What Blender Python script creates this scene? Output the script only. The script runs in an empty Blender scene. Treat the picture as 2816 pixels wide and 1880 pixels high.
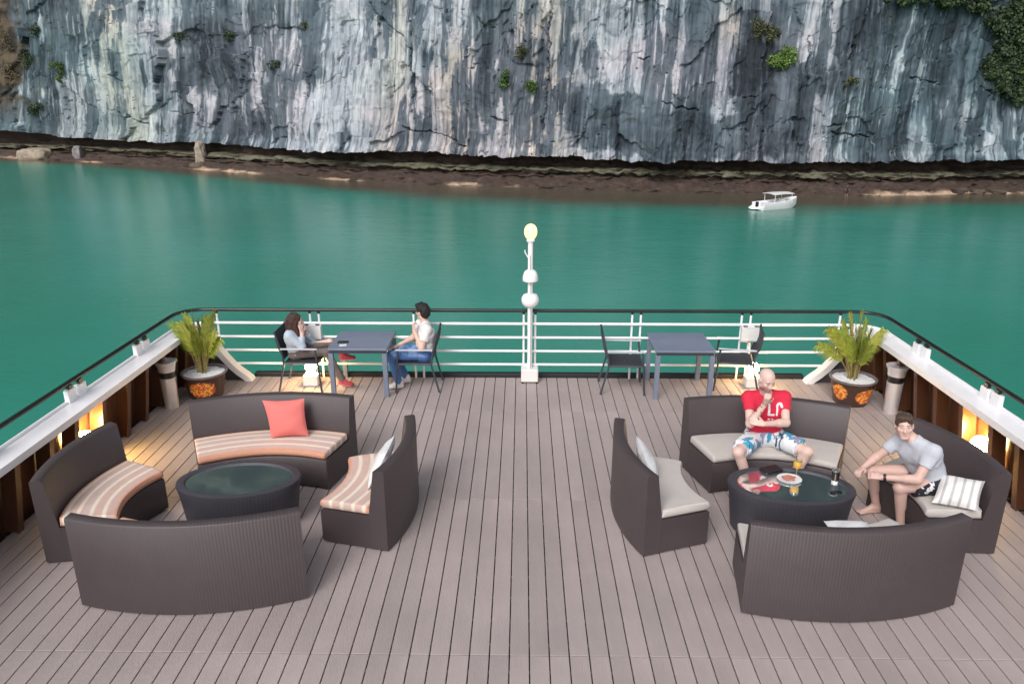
import bpy, math, random
import numpy as np
from mathutils import Vector, Matrix

random.seed(7)
S = bpy.context.scene
C = S.collection
R = math.radians

# ------------------------------------------------------------------ camera, sky, sun, exposure
cam_d = bpy.data.cameras.new('camera')
cam = bpy.data.objects.new('camera', cam_d); C.objects.link(cam)
cam.location = (0, 0, 4.1)
cam.rotation_euler = (R(90) - math.atan(579 / 1720), 0, 0.0135)
cam_d.sensor_width = 36; cam_d.lens = 26.36
cam_d.clip_end = 3000; cam_d.clip_start = 0.05
S.camera = cam

SUN_EL, SUN_ROT = R(42), R(204)
W = bpy.data.worlds.new('World'); S.world = W; W.use_nodes = True
wn, wl = W.node_tree.nodes, W.node_tree.links
bg = wn['Background']
sky = wn.new('ShaderNodeTexSky'); sky.sky_type = 'NISHITA'; sky.sun_disc = False
sky.sun_elevation = SUN_EL; sky.sun_rotation = SUN_ROT
sky.air_density = 1.0; sky.dust_density = 3.0; sky.ozone_density = 1.0
hs = wn.new('ShaderNodeHueSaturation'); hs.inputs['Saturation'].default_value = 0.28
wl.new(sky.outputs[0], hs.inputs['Color']); wl.new(hs.outputs[0], bg.inputs['Color'])
bg.inputs['Strength'].default_value = 0.118
sun_d = bpy.data.lights.new('sun', 'SUN'); sun = bpy.data.objects.new('sun', sun_d); C.objects.link(sun)
sun_d.energy = 1.15; sun_d.angle = R(28); sun_d.color = (1.0, 0.95, 0.92)
sdir = Vector((math.sin(SUN_ROT) * math.cos(SUN_EL), math.cos(SUN_ROT) * math.cos(SUN_EL), math.sin(SUN_EL)))
sun.rotation_euler = sdir.to_track_quat('Z', 'Y').to_euler()
S.view_settings.view_transform = 'Standard'; S.view_settings.look = 'None'
S.view_settings.exposure = 0.52; S.view_settings.gamma = 1; S.view_settings.use_curve_mapping = False

# ------------------------------------------------------------------ small helpers
def lin(r, g, b):
    return tuple(((c / 255 + .055) / 1.055) ** 2.4 if c > 10 else c / 255 / 12.92 for c in (r, g, b))

def nd(nt, t, **kw):
    n = nt.nodes.new(t)
    for k, v in kw.items():
        if k in n.inputs: n.inputs[k].default_value = v
        else: setattr(n, k, v)
    return n

def mat(name, col=(.5, .5, .5), rough=.5, metal=0., var=.10, scale=6., stretch=(1, 1, 1), bump=0., bscale=60., vc=False, emit=None, spec=.5, rnd=0., coat=0., trans=0., world=None):
    m = bpy.data.materials.new(name); m.use_nodes = True
    nt = m.node_tree; L = nt.links; p = nt.nodes['Principled BSDF']
    p.inputs['Roughness'].default_value = rough; p.inputs['Metallic'].default_value = metal
    p.inputs['Specular IOR Level'].default_value = spec; p.inputs['Coat Weight'].default_value = coat
    p.inputs['Transmission Weight'].default_value = trans
    tc = nd(nt, 'ShaderNodeTexCoord'); mp = nd(nt, 'ShaderNodeMapping'); mp.inputs['Scale'].default_value = stretch
    L.new(tc.outputs['Object'], mp.inputs['Vector'])
    nz = nd(nt, 'ShaderNodeTexNoise', Scale=scale, Detail=5., Roughness=.6); L.new(mp.outputs[0], nz.inputs['Vector'])
    mr = nd(nt, 'ShaderNodeMapRange'); mr.inputs['From Min'].default_value = .3; mr.inputs['From Max'].default_value = .7
    mr.inputs['To Min'].default_value = 1 - var; mr.inputs['To Max'].default_value = 1 + var
    L.new(nz.outputs['Fac'], mr.inputs['Value'])
    fac = mr.outputs[0]
    if rnd:
        oi = nd(nt, 'ShaderNodeObjectInfo'); r2 = nd(nt, 'ShaderNodeMapRange')
        r2.inputs['To Min'].default_value = 1 - rnd; r2.inputs['To Max'].default_value = 1 + rnd
        L.new(oi.outputs['Random'], r2.inputs['Value'])
        mm = nd(nt, 'ShaderNodeMath', operation='MULTIPLY'); L.new(fac, mm.inputs[0]); L.new(r2.outputs[0], mm.inputs[1]); fac = mm.outputs[0]
    if world:
        gp = nd(nt, 'ShaderNodeNewGeometry'); n3 = nd(nt, 'ShaderNodeTexNoise', Scale=world[0], Detail=6., Roughness=.62); L.new(gp.outputs['Position'], n3.inputs['Vector'])
        r3 = nd(nt, 'ShaderNodeMapRange'); r3.inputs['From Min'].default_value = .3; r3.inputs['From Max'].default_value = .7
        r3.inputs['To Min'].default_value = 1 - world[1]; r3.inputs['To Max'].default_value = 1 + world[1]; L.new(n3.outputs['Fac'], r3.inputs['Value'])
        m3 = nd(nt, 'ShaderNodeMath', operation='MULTIPLY'); L.new(fac, m3.inputs[0]); L.new(r3.outputs[0], m3.inputs[1]); fac = m3.outputs[0]
    vm = nd(nt, 'ShaderNodeVectorMath', operation='SCALE'); L.new(fac, vm.inputs['Scale'])
    if vc:
        at = nd(nt, 'ShaderNodeAttribute', attribute_name='Col'); L.new(at.outputs['Color'], vm.inputs[0])
    else: vm.inputs[0].default_value = col
    L.new(vm.outputs[0], p.inputs['Base Color'])
    if bump:
        n2 = nd(nt, 'ShaderNodeTexNoise', Scale=bscale, Detail=4.); L.new(mp.outputs[0], n2.inputs['Vector'])
        b = nd(nt, 'ShaderNodeBump', Strength=bump, Distance=.02); L.new(n2.outputs['Fac'], b.inputs['Height']); L.new(b.outputs[0], p.inputs['Normal'])
    if emit:
        p.inputs['Emission Color'].default_value = (*emit[0], 1); p.inputs['Emission Strength'].default_value = emit[1]
    return m

def uvmath(nt, src, ops):
    L = nt.links; o = src
    for op, v in ops:
        n = nd(nt, 'ShaderNodeMath', operation=op); L.new(o, n.inputs[0])
        if v is not None: n.inputs[1].default_value = v
        o = n.outputs[0]
    return o

def wicker(name, col):
    m = mat(name, col, .48, var=.06, scale=5, rnd=.04); nt = m.node_tree; L = nt.links; p = nt.nodes['Principled BSDF']
    tc = nd(nt, 'ShaderNodeTexCoord'); sx = nd(nt, 'ShaderNodeSeparateXYZ'); L.new(tc.outputs['UV'], sx.inputs[0])
    a = uvmath(nt, sx.outputs[0], [('MULTIPLY', 2 * math.pi / .026), ('SINE', None)])
    b = uvmath(nt, sx.outputs[1], [('MULTIPLY', 2 * math.pi / .020), ('SINE', None)])
    mu = nd(nt, 'ShaderNodeMath', operation='MULTIPLY'); L.new(a, mu.inputs[0]); L.new(b, mu.inputs[1])
    ad = nd(nt, 'ShaderNodeMath', operation='MULTIPLY_ADD'); L.new(a, ad.inputs[0]); ad.inputs[1].default_value = 1.1; L.new(mu.outputs[0], ad.inputs[2])
    bp = nd(nt, 'ShaderNodeBump', Strength=.17, Distance=.004); L.new(ad.outputs[0], bp.inputs['Height']); L.new(bp.outputs[0], p.inputs['Normal'])
    vm = [n for n in nt.nodes if n.type == 'VECT_MATH'][0]
    mr = nd(nt, 'ShaderNodeMapRange'); mr.inputs['From Min'].default_value = -1.5; mr.inputs['From Max'].default_value = 1.5
    mr.inputs['To Min'].default_value = .90; mr.inputs['To Max'].default_value = 1.08; L.new(ad.outputs[0], mr.inputs['Value'])  # weave shade put into the colour: hollows darker, ridges lighter
    v2 = nd(nt, 'ShaderNodeVectorMath', operation='SCALE'); L.new(vm.outputs[0], v2.inputs[0]); L.new(mr.outputs[0], v2.inputs['Scale'])
    L.new(v2.outputs[0], p.inputs['Base Color'])
    return m

def striped(name, stops, ch=1, rough=.85, mul=1.):
    """cloth whose colour follows one UV channel through a constant colour ramp"""
    m = mat(name, (.5, .5, .5), rough, var=.05, scale=14, bump=.25, bscale=250); nt = m.node_tree; L = nt.links
    tc = nd(nt, 'ShaderNodeTexCoord'); sx = nd(nt, 'ShaderNodeSeparateXYZ'); L.new(tc.outputs['UV'], sx.inputs[0])
    fr = uvmath(nt, sx.outputs[ch], [('MULTIPLY', mul), ('FRACT', None)])
    rp = nd(nt, 'ShaderNodeValToRGB'); rp.color_ramp.interpolation = 'LINEAR'; L.new(fr, rp.inputs['Fac'])
    el = rp.color_ramp.elements
    while len(el) < len(stops): el.new(.5)
    for e, (ps, c) in zip(el, stops): e.position = ps; e.color = (*c, 1)
    vm = [n for n in nt.nodes if n.type == 'VECT_MATH'][0]; L.new(rp.outputs['Color'], vm.inputs[0])
    return m

class MB:
    """collects shapes into one mesh"""
    def __init__(s): s.v = []; s.f = []; s.uv = {}
    def add(s, vs, fs, uv=None):
        o = len(s.v); s.v += [tuple(p) for p in vs]; s.f += [tuple(i + o for i in f) for f in fs]
        if uv is not None:
            for i, u in enumerate(uv): s.uv[o + i] = u
        return s
    def box(s, x0, x1, y0, y1, z0, z1, c=0.):
        if c <= 0:
            vs = [(x, y, z) for z in (z0, z1) for y in (y0, y1) for x in (x0, x1)]
            return s.add(vs, [(0, 2, 3, 1), (4, 5, 7, 6), (0, 1, 5, 4), (2, 6, 7, 3), (0, 4, 6, 2), (1, 3, 7, 5)])
        def ring(z, i): return [(x0 + i + c, y0 + i, z), (x1 - i - c, y0 + i, z), (x1 - i, y0 + i + c, z), (x1 - i, y1 - i - c, z), (x1 - i - c, y1 - i, z), (x0 + i + c, y1 - i, z), (x0 + i, y1 - i - c, z), (x0 + i, y0 + i + c, z)]
        vs = ring(z0, c) + ring(z0 + c, 0) + ring(z1 - c, 0) + ring(z1, c)
        fs = [tuple(range(7, -1, -1)), tuple(range(24, 32))]
        for k in range(3):
            for i in range(8): fs.append((k * 8 + i, k * 8 + (i + 1) % 8, (k + 1) * 8 + (i + 1) % 8, (k + 1) * 8 + i))
        return s.add(vs, fs)
    def obox(s, M, sx, sy, sz, c=0.):
        t = MB().box(-sx / 2, sx / 2, -sy / 2, sy / 2, -sz / 2, sz / 2, c)
        return s.add([M @ Vector(p) for p in t.v], t.f)
    def tube(s, pts, r, n=8, cap=True):
        pts = [Vector(p) for p in pts]; k = len(pts); rs = r if isinstance(r, (list, tuple)) else [r] * k
        vs, fs = [], []; prev = None
        for i, p in enumerate(pts):
            d = (pts[min(i + 1, k - 1)] - pts[max(i - 1, 0)]).normalized()
            a = prev if prev is not None else (Vector((0, 0, 1)) if abs(d.z) < .9 else Vector((1, 0, 0)))
            a = (a - d * a.dot(d)).normalized(); b = d.cross(a); prev = a
            for j in range(n):
                t = 2 * math.pi * j / n; vs.append(p + (a * math.cos(t) + b * math.sin(t)) * rs[i])
        for i in range(k - 1):
            for j in range(n): fs.append((i * n + j, i * n + (j + 1) % n, (i + 1) * n + (j + 1) % n, (i + 1) * n + j))
        if cap: fs += [tuple(range(n - 1, -1, -1)), tuple((k - 1) * n + j for j in range(n))]
        return s.add(vs, fs)
    def lathe(s, prof, n=32, cx=0, cy=0, sx=1, sy=1, rot=0., closed=False):
        vs, fs, uv = [], [], []; k = len(prof); ca, sa = math.cos(rot), math.sin(rot); vl = 0
        for i, (r, z) in enumerate(prof):
            if i: vl += math.hypot(r - prof[i - 1][0], z - prof[i - 1][1])
            for j in range(n + 1):
                t = 2 * math.pi * j / n; x, y = r * sx * math.cos(t), r * sy * math.sin(t)
                vs.append((cx + x * ca - y * sa, cy + x * sa + y * ca, z)); uv.append((t * .5 * (sx + sy) * .5, vl))
        for i in range(k - 1):
            for j in range(n): fs.append((i * (n + 1) + j, i * (n + 1) + j + 1, (i + 1) * (n + 1) + j + 1, (i + 1) * (n + 1) + j))
        return s.add(vs, fs, uv)
    def sphere(s, c, r, n=16, sz=1.):
        k = n // 2
        return s.lathe([(max(1e-4, r * math.sin(math.pi * i / k)), c[2] - r * sz * math.cos(math.pi * i / k)) for i in range(k + 1)], n, c[0], c[1])
    def build(s, name, m, parent=None, smooth=True, col=None, angle=38):
        me = bpy.data.meshes.new(name); me.from_pydata(s.v, [], s.f); me.materials.append(m)
        if s.uv:
            ul = me.uv_layers.new(name='UVMap'); li = np.zeros(len(me.loops), np.int32); me.loops.foreach_get('vertex_index', li)
            a = np.zeros((len(s.v), 2), np.float32)
            for i, u in s.uv.items(): a[i] = u
            ul.data.foreach_set('uv', a[li].ravel())
        finish(me, smooth, angle)
        if col is not None: setcol(me, col)
        return link(name, me, parent)

def finish(me, smooth=True, angle=38):
    if smooth:
        me.polygons.foreach_set('use_smooth', [True] * len(me.polygons))
        if angle:
            try: me.set_sharp_from_angle(angle=R(angle))
            except Exception: pass
    me.update()

def setcol(me, col):
    a = me.color_attributes.new('Col', 'FLOAT_COLOR', 'POINT')
    c = np.ones((len(me.vertices), 4), np.float32); c[:, :3] = col
    a.data.foreach_set('color', c.ravel())

def link(name, me, parent=None):
    o = bpy.data.objects.new(name, me); C.objects.link(o)
    if parent is not None: o.parent = parent
    return o

def thing(name, label, cat, loc=(0, 0, 0), rz=0., group=None):
    o = bpy.data.objects.new(name, None); C.objects.link(o); o.empty_display_size = .1
    o.location = loc; o.rotation_euler = (0, 0, rz)
    return tag(o, label, cat, group)

def tag(o, label, cat, group=None):
    o['label'] = label; o['category'] = cat
    if group: o['group'] = group
    return o

def structure(o): o['kind'] = 'structure'; return o
def stuff(o): o['kind'] = 'stuff'; return o

def np_mesh(name, V, F, m, parent=None, col=None, smooth=True, angle=None):
    me = bpy.data.meshes.new(name); V = np.asarray(V, np.float32); F = np.asarray(F, np.int32)
    me.vertices.add(len(V)); me.vertices.foreach_set('co', V.ravel())
    k = F.shape[1]; me.loops.add(F.size); me.loops.foreach_set('vertex_index', F.ravel())
    me.polygons.add(len(F)); me.polygons.foreach_set('loop_start', np.arange(0, F.size, k, dtype=np.int32))
    me.polygons.foreach_set('loop_total', np.full(len(F), k, np.int32))
    me.update(calc_edges=True); me.validate(); me.materials.append(m); finish(me, smooth, angle)
    if col is not None: setcol(me, col)
    return link(name, me, parent)

def grid_faces(nr, nc):
    i = np.arange(nr - 1)[:, None] * nc + np.arange(nc - 1)[None]
    return np.stack([i, i + 1, i + nc + 1, i + nc], -1).reshape(-1, 4)

# value noise in numpy
def vnoise(x, y, seed):
    xi, yi = np.floor(x).astype(np.int64), np.floor(y).astype(np.int64); fx, fy = x - xi, y - yi
    fx = fx * fx * (3 - 2 * fx); fy = fy * fy * (3 - 2 * fy)
    def h(a, b):
        n = (a * 374761393 + b * 668265263 + seed * 974634533) & 0xFFFFFFFF
        n = ((n ^ (n >> 13)) * 1274126177) & 0xFFFFFFFF
        return ((n ^ (n >> 16)) & 0xFFFF) / 65535.
    a, b, c, d = h(xi, yi), h(xi + 1, yi), h(xi, yi + 1), h(xi + 1, yi + 1)
    return (a * (1 - fx) + b * fx) * (1 - fy) + (c * (1 - fx) + d * fx) * fy
def fbm(x, y, seed, o=4):
    t = 0; a = .5; w = 0
    for i in range(o): t = t + a * vnoise(x * 2 ** i, y * 2 ** i, seed + i * 17); w += a; a *= .55
    return t / w
def worley(x, y, seed):
    xi, yi = np.floor(x).astype(np.int64), np.floor(y).astype(np.int64)
    f1 = np.full(x.shape, 9.); f2 = np.full(x.shape, 9.); ra = np.zeros(x.shape); rb = np.zeros(x.shape); vx = np.zeros(x.shape); vy = np.zeros(x.shape)
    def h(a, b, k):
        n = (a * 374761393 + b * 668265263 + (seed + k * 71) * 974634533) & 0xFFFFFFFF
        n = ((n ^ (n >> 13)) * 1274126177) & 0xFFFFFFFF
        return ((n ^ (n >> 16)) & 0xFFFF) / 65535.
    for i in (-1, 0, 1):
        for j in (-1, 0, 1):
            a, b = xi + i, yi + j; dx, dy = a + h(a, b, 1) - x, b + h(a, b, 2) - y; d = np.hypot(dx, dy)
            n = d < f1; f2 = np.where(n, f1, np.minimum(f2, d)); f1 = np.where(n, d, f1)
            ra = np.where(n, h(a, b, 3), ra); rb = np.where(n, h(a, b, 4), rb); vx = np.where(n, dx, vx); vy = np.where(n, dy, vy)
    return f1, f2 - f1, ra, rb, vx, vy
def sstep(a, b, x):
    t = np.clip((x - a) / (b - a), 0, 1); return t * t * (3 - 2 * t)

# ------------------------------------------------------------------ materials
M = {}
M['plank'] = mat('plank_composite', (.37, .312, .303), .55, var=.08, scale=3, stretch=(1, .5, 1), bump=.25, bscale=90, rnd=.07, world=(.9, .10))
M['joist'] = mat('joist_grey', (.10, .09, .09), .7)
M['dark'] = mat('dark_gap', (.012, .011, .012), .8)
M['white'] = mat('white_paint', (.86, .85, .87), .32, var=.05, scale=3, bump=.05, bscale=8)
M['offwhite'] = mat('white_plastic', (.74, .74, .73), .4, var=.03)
M['hull'] = mat('hull_paint', (.6, .6, .6), .4)
M['brown'] = mat('brown_enamel', (.10, .042, .022), .30, var=.25, scale=2.2, stretch=(1, 1, .3), bump=.06, bscale=12)
M['return'] = mat('grey_purple_paint', (.085, .072, .08), .45, var=.12)
M['blackrail'] = mat('black_rail', (.012, .016, .016), .28, var=.2)
M['kerb'] = mat('black_kerb', (.015, .015, .018), .5)
M['wick'] = wicker('wicker_brown', (.062, .048, .051))
M['wick2'] = wicker('wicker_charcoal', (.050, .048, .060))
G, CR, OR, TP = (.62, .43, .37), (.78, .68, .57), (.66, .33, .22), (.60, .47, .43)
M['strip'] = striped('striped_canvas', [(0, OR), (.05, OR), (.08, CR), (.13, CR), (.15, G), (.27, G), (.29, CR), (.34, CR), (.36, G), (.50, TP), (.52, CR), (.57, CR), (.59, G), (.72, G), (.74, CR), (.79, CR), (.81, G), (.93, G), (.95, OR), (1, OR)])
M['beige'] = mat('beige_canvas', (.53, .49, .46), .85, var=.05, scale=5, bump=.25, bscale=250)
M['coral'] = mat('coral_cloth', (.76, .19, .17), .8, var=.06, bump=.3, bscale=200)
M['whitecloth'] = mat('white_cloth', (.70, .70, .71), .85, var=.06, bump=.3, bscale=200)
WS, GS = (.76, .75, .73), (.47, .46, .47)
M['pstripe'] = striped('grey_striped_cloth', [(0, WS), (.62, WS), (.68, GS), (.94, GS), (1, WS)], ch=0, mul=5.)
M['slate'] = mat('slate_metal', (.17, .20, .275), .38, var=.06)
M['slatedark'] = mat('slate_frame', (.045, .052, .072), .4, var=.1)
M['sling'] = mat('black_sling', (.035, .038, .048), .7, bump=.3, bscale=180)
M['armrest'] = mat('light_alloy', (.55, .57, .62), .3, metal=.2)
M['steel'] = mat('brushed_steel', (.76, .74, .75), .25, metal=.6, var=.08, scale=4, stretch=(6, 6, .4))
M['blackpl'] = mat('black_plastic', (.012, .011, .013), .35)
M['gravel'] = mat('white_gravel', (.80, .79, .80), .8, var=.15, scale=60, bump=.9, bscale=70)
M['pot'] = mat('pot_glaze', vc=True, rough=.22, var=.1)
M['leaf'] = mat('palm_leaf', vc=True, rough=.5, var=.12, scale=10)
M['stem'] = mat('palm_stem', (.20, .17, .06), .55, var=.25, scale=14)
M['foliage'] = mat('bush_leaf', vc=True, rough=.6, var=.2, scale=2)
M['trunk'] = mat('bark', (.07, .055, .04), .85, var=.3)
M['rock'] = mat('shore_rock', vc=True, rough=.85, var=.25, scale=1.2, bump=.7, bscale=3.)
M['glassdark'] = mat('table_glass', (.18, .25, .28), .03, trans=.75, var=.02)
M['plate'] = mat('white_china', (.75, .74, .73), .2)
M['food'] = mat('sliced_meat', (.55, .22, .16), .5, var=.4, scale=60, bump=.5, bscale=90)
M['juice'] = mat('orange_juice', (.75, .42, .05), .25, var=.08)
M['clear'] = mat('drink_glass', (.85, .9, .9), .03, trans=.9, var=.01)
M['cola'] = mat('dark_drink', (.02, .012, .01), .15)
M['lamp'] = mat('lamp_globe', (.9, .8, .6), .4, emit=((1, .66, .28), 85))
M['lampwall'] = mat('bulkhead_globe', (.9, .8, .6), .4, emit=((1, .64, .20), 140))
M['lampmast'] = mat('mast_bulb', (.45, .32, .14), .4, emit=((1, .68, .27), 1.6))
M['skinvc'] = mat('skin', vc=True, rough=.5, var=.05, scale=9, bump=.08, bscale=120)
M['clothvc'] = mat('garment', vc=True, rough=.85, var=.07, scale=9, bump=.3, bscale=160)
M['hairvc'] = mat('hair', vc=True, rough=.55, var=.35, scale=25, stretch=(3, 3, .6), bump=.6, bscale=60)

# ------------------------------------------------------------------ cliff and shore
# shoreline control points: (station, x, y, z of overhang lip, z of picture top)
SH = np.array([
 (-900, -300, 250, -5, 30), (-420, -190, 205, -4.8, 26), (0, -116.8, 170.4, -4.7, 22.2), (185, -95.1, 162.2, -5.75, 21.5), (440, -63.4, 146, -5.9, 19.6), (700, -37.2, 131.1, -6.05, 17.9),
 (900, -21.2, 124, -5.8, 17.25), (1100, -6.8, 120.2, -5.85, 16.9), (1400, 13.4, 115.3, -6.05, 16.3), (1700, 31.9, 111.2, -6.1, 15.8), (2000, 50.1, 109.4, -5.8, 15.6),
 (2349, 74, 112.2, -5.8, 16.), (2800, 108, 120, -5.8, 17), (3300, 150, 132, -5.8, 18)], float)
def shore(u):
    P = np.stack([np.interp(u, SH[:, 0], SH[:, k]) for k in (1, 2, 3, 4)], -1)
    return P
def smooth1(a, k):
    ker = np.ones(k) / k; return np.convolve(np.pad(a, (k // 2, k - 1 - k // 2), mode='edge'), ker, 'valid')

def build_cliff():
    u = np.concatenate([np.arange(-900, -60, 12.), np.arange(-60, 2410, 1.9), np.arange(2410, 3300, 12.)])
    P = shore(u)
    x, y, zb, zt = [smooth1(P[:, k], 61) if k < 2 else P[:, k] for k in range(4)]
    dx, dy = np.gradient(x), np.gradient(y); l = np.hypot(dx, dy); nx, ny = -dy / l, dx / l     # away from the water
    nx, ny = smooth1(nx, 41), smooth1(ny, 41)
    # rows: photo-height parameter q in [0,1] from overhang lip to picture top, then on up to the summit
    q = np.concatenate([np.linspace(0, 1.08, 235), np.linspace(1.1, 6.0, 70)])
    U, Q = np.meshgrid(u, q)
    py = (1 - Q) * 355.                                    # picture-row style height of each row
    Z = zb[None] + (zt - zb)[None] * Q
    lip = (fbm(U / 45, U * 0, 5, 4) - .5) * 1.1 + (vnoise(U / 9, U * 0, 6) - .5) * .22
    Z = Z + lip * np.clip(1 - Q * 9, 0, 1)
    # relief
    big = (fbm(U / 190, py / 400, 11, 3) - .5) * 6.5
    ux = U + (fbm(U / 70, py / 130, 3, 2) - .5) * 9 + (py - 180) * .03
    flute = (fbm(ux / 24, py / 260, 21, 4) - .5)
    fine = (fbm(ux / 6, py / 70, 31, 3) - .5)
    chunk = fbm(U / 75 + fbm(U / 60, py / 60, 4, 3) * 1.6, py / 85 + fbm(U / 45, py / 45, 14, 2) * .5, 41, 3)
    ledge = np.floor(chunk * 4) / 4 + sstep(.55, 1, (chunk * 4) % 1) / 4
    wx, wy = U + (fbm(U / 30, py / 30, 501, 3) - .5) * 34, py + (fbm(U / 30, py / 30, 502, 3) - .5) * 40
    _, e1, ra1, rb1, vx1, vy1 = worley(wx / 85 + wy / 420, wy / 150, 511)
    _, e2, ra2, rb2, vx2, vy2 = worley(wx / 30 + wy / 260, wy / 62, 521)
    d = big + flute * 1.0 + fine * .34 + ledge * .8
    d = d + (ra1 - .5) * 1.1 + (vx1 * (rb1 - .5) + vy1 * (ra1 - .3)) * 1.3 + (ra2 - .5) * .34 + (vx2 * (rb2 - .5) * 1.2 + vy2 * (ra2 - .35)) * .35
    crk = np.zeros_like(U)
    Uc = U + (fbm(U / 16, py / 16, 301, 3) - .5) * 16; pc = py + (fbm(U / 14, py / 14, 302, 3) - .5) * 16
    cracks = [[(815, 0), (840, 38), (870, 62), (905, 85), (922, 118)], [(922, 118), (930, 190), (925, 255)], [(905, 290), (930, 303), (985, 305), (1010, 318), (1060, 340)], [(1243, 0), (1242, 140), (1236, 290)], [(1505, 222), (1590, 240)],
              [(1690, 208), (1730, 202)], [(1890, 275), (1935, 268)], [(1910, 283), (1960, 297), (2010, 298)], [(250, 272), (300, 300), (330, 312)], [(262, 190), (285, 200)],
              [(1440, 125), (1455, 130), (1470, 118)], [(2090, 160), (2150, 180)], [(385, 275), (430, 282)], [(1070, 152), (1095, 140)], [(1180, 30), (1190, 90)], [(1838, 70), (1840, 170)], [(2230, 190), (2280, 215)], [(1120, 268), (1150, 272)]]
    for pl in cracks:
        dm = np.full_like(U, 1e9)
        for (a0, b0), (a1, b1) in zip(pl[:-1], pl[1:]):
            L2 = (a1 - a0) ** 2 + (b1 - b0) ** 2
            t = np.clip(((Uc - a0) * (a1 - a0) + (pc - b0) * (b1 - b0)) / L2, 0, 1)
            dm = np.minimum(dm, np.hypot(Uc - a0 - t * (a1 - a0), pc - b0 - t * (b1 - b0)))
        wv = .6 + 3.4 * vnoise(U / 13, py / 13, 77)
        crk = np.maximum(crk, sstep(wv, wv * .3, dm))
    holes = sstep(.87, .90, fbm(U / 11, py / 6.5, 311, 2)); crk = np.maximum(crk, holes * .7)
    d = d - crk * .6
    d = d + np.clip(1 - Q * 16, 0, 1) * (.5 + fine * 1.)       # bulging lip
    slope = Q * 3.2 + np.clip(Q - 1, 0, 9) * 6
    d = d + np.clip(Q - 1.15, 0, 1) * (fbm(U / 110, py / 60, 5, 4) - .5) * 26
    off = 3.0 + slope - d
    X = x[None] + nx[None] * off; Y = y[None] + ny[None] * off
    # ---- albedo: mineral stains, plus painted shadow patches and crack shade
    n1 = fbm(ux / 17, py / 420, 51, 4); n2 = fbm(ux / 6.5, py / 120, 61, 3); n3 = fbm(ux / 2.7, py / 38, 71, 3); n4 = fbm(U / 75, py / 60, 75, 4)
    s = .5 + (n1 - .5) * .52 + (n2 - .5) * .40 + (n3 - .5) * .30 + (n4 - .5) * .42 + (rb1 - .5) * .20 + (rb2 - .5) * .15
    s = s - .07 * sstep(.07, .0, e1) * sstep(.4, .6, fbm(U / 20, py / 20, 531, 2)) - .05 * sstep(.06, .0, e2) * sstep(.5, .65, fbm(U / 16, py / 16, 541, 2))
    bx = [-900, 0, 60, 110, 180, 225, 240, 320, 345, 370, 420, 450, 560, 600, 680, 760, 800, 880, 960, 1000, 1075, 1090, 1135, 1160, 1200, 1240, 1290, 1330, 1420, 1480, 1600, 1690, 1760, 1900, 2050, 2150, 2240, 2349, 3300]
    bv = [-.05, -.10, -.14, -.13, -.12, -.06, .24, .30, .22, -.02, -.03, -.13, -.13, -.05, .05, .06, .10, .17, .17, .14, .20, -.08, -.07, .08, .18, .20, .20, .10, -.03, -.10, -.11, -.08, -.08, -.06, -.05, -.04, -.10, -.09, -.09]
    bias = np.interp(U + (py - 150) * -.06, bx, bv)
    def gs(cx, cy, rx, ry): return np.exp(-((U - cx) / rx) ** 2 - ((py - cy) / ry) ** 2)
    bias = bias + np.clip((22 - np.abs(py - 338)) / 22, 0, 1) * .12 * sstep(60, 160, U)
    bias = bias + .26 * gs(2122, 305, 16, 55) + .22 * gs(1598, 165, 24, 24) + .26 * gs(2228, 225, 8, 30) + .20 * gs(2060, 140, 12, 22) + .18 * gs(2195, 320, 10, 40) + .2 * gs(1900, 250, 10, 40) + .16 * gs(1660, 20, 60, 40) + .14 * gs(860, 200, 60, 90) + .14 * gs(700, 250, 50, 80)
    # large dark patches: shadow shapes painted into the albedo, plus darker rock
    def patch(cx, cy, rx, ry, sd):
        return sstep(1.1, .85, np.hypot((U - cx) / rx, (py - cy) / ry) + (fbm(U / 22, py / 22, sd, 3) - .5) * .7)
    dark = np.maximum.reduce([patch(1345, 250, 58, 85, 1), patch(1338, 130, 20, 45, 2), patch(1420, 270, 60, 70, 8), patch(1760, 215, 90, 130, 3), patch(1690, 300, 120, 50, 4), patch(1530, 300, 120, 55, 5), patch(940, 60, 16, 60, 6) * .7, patch(1105, 150, 20, 170, 7) * .8, patch(500, 150, 60, 110, 9) * .5, patch(2180, 110, 60, 110, 10) * .6])
    uw = ux + (fbm(U / 9, py / 40, 605, 2) - .5) * 5
    dr = fbm(uw / 24, py / 330, 601, 4) + bias * .55 + (rb2 - .5) * .05 + (n4 - .5) * .22
    drape = sstep(.522, .578, dr) * (1 - .75 * dark)
    spark = sstep(.655, .70, fbm(uw / 4.2, py / 62, 611, 3)) * sstep(.40, .55, fbm(U / 60, py / 50, 612, 3)) * (1 - .4 * dark)
    inner = sstep(.60, .66, fbm(uw / 6, py / 150, 621, 3))
    tq = (1 - drape) * (.37 + (s - .5) * .62) + drape * (.675 + (s - .5) * .48 - .17 * inner) + .26 * spark * (1 - .6 * drape) + bias * .16 - .09 * dark
    tq = np.clip(tq, 0, 1)
    def c3(*a): return np.array(lin(*a))
    stops = [(.14, (46, 54, 61)), (.26, (70, 80, 89)), (.40, (100, 111, 120)), (.52, (118, 127, 136)), (.62, (150, 156, 164)), (.74, (192, 194, 200)), (.88, (214, 213, 215))]
    sx_ = np.array([q[0] for q in stops]); sc_ = np.array([c3(*q[1]) for q in stops])
    col = np.stack([np.interp(tq, sx_, sc_[:, k]) for k in range(3)], -1)
    t1 = sstep(.35, .65, fbm(U / 150, py / 130, 101, 3))[..., None]
    col = col * (np.array([.95, 1.0, 1.03]) * (1 - t1) + np.array([1.05, .985, 1.015]) * t1)
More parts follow.
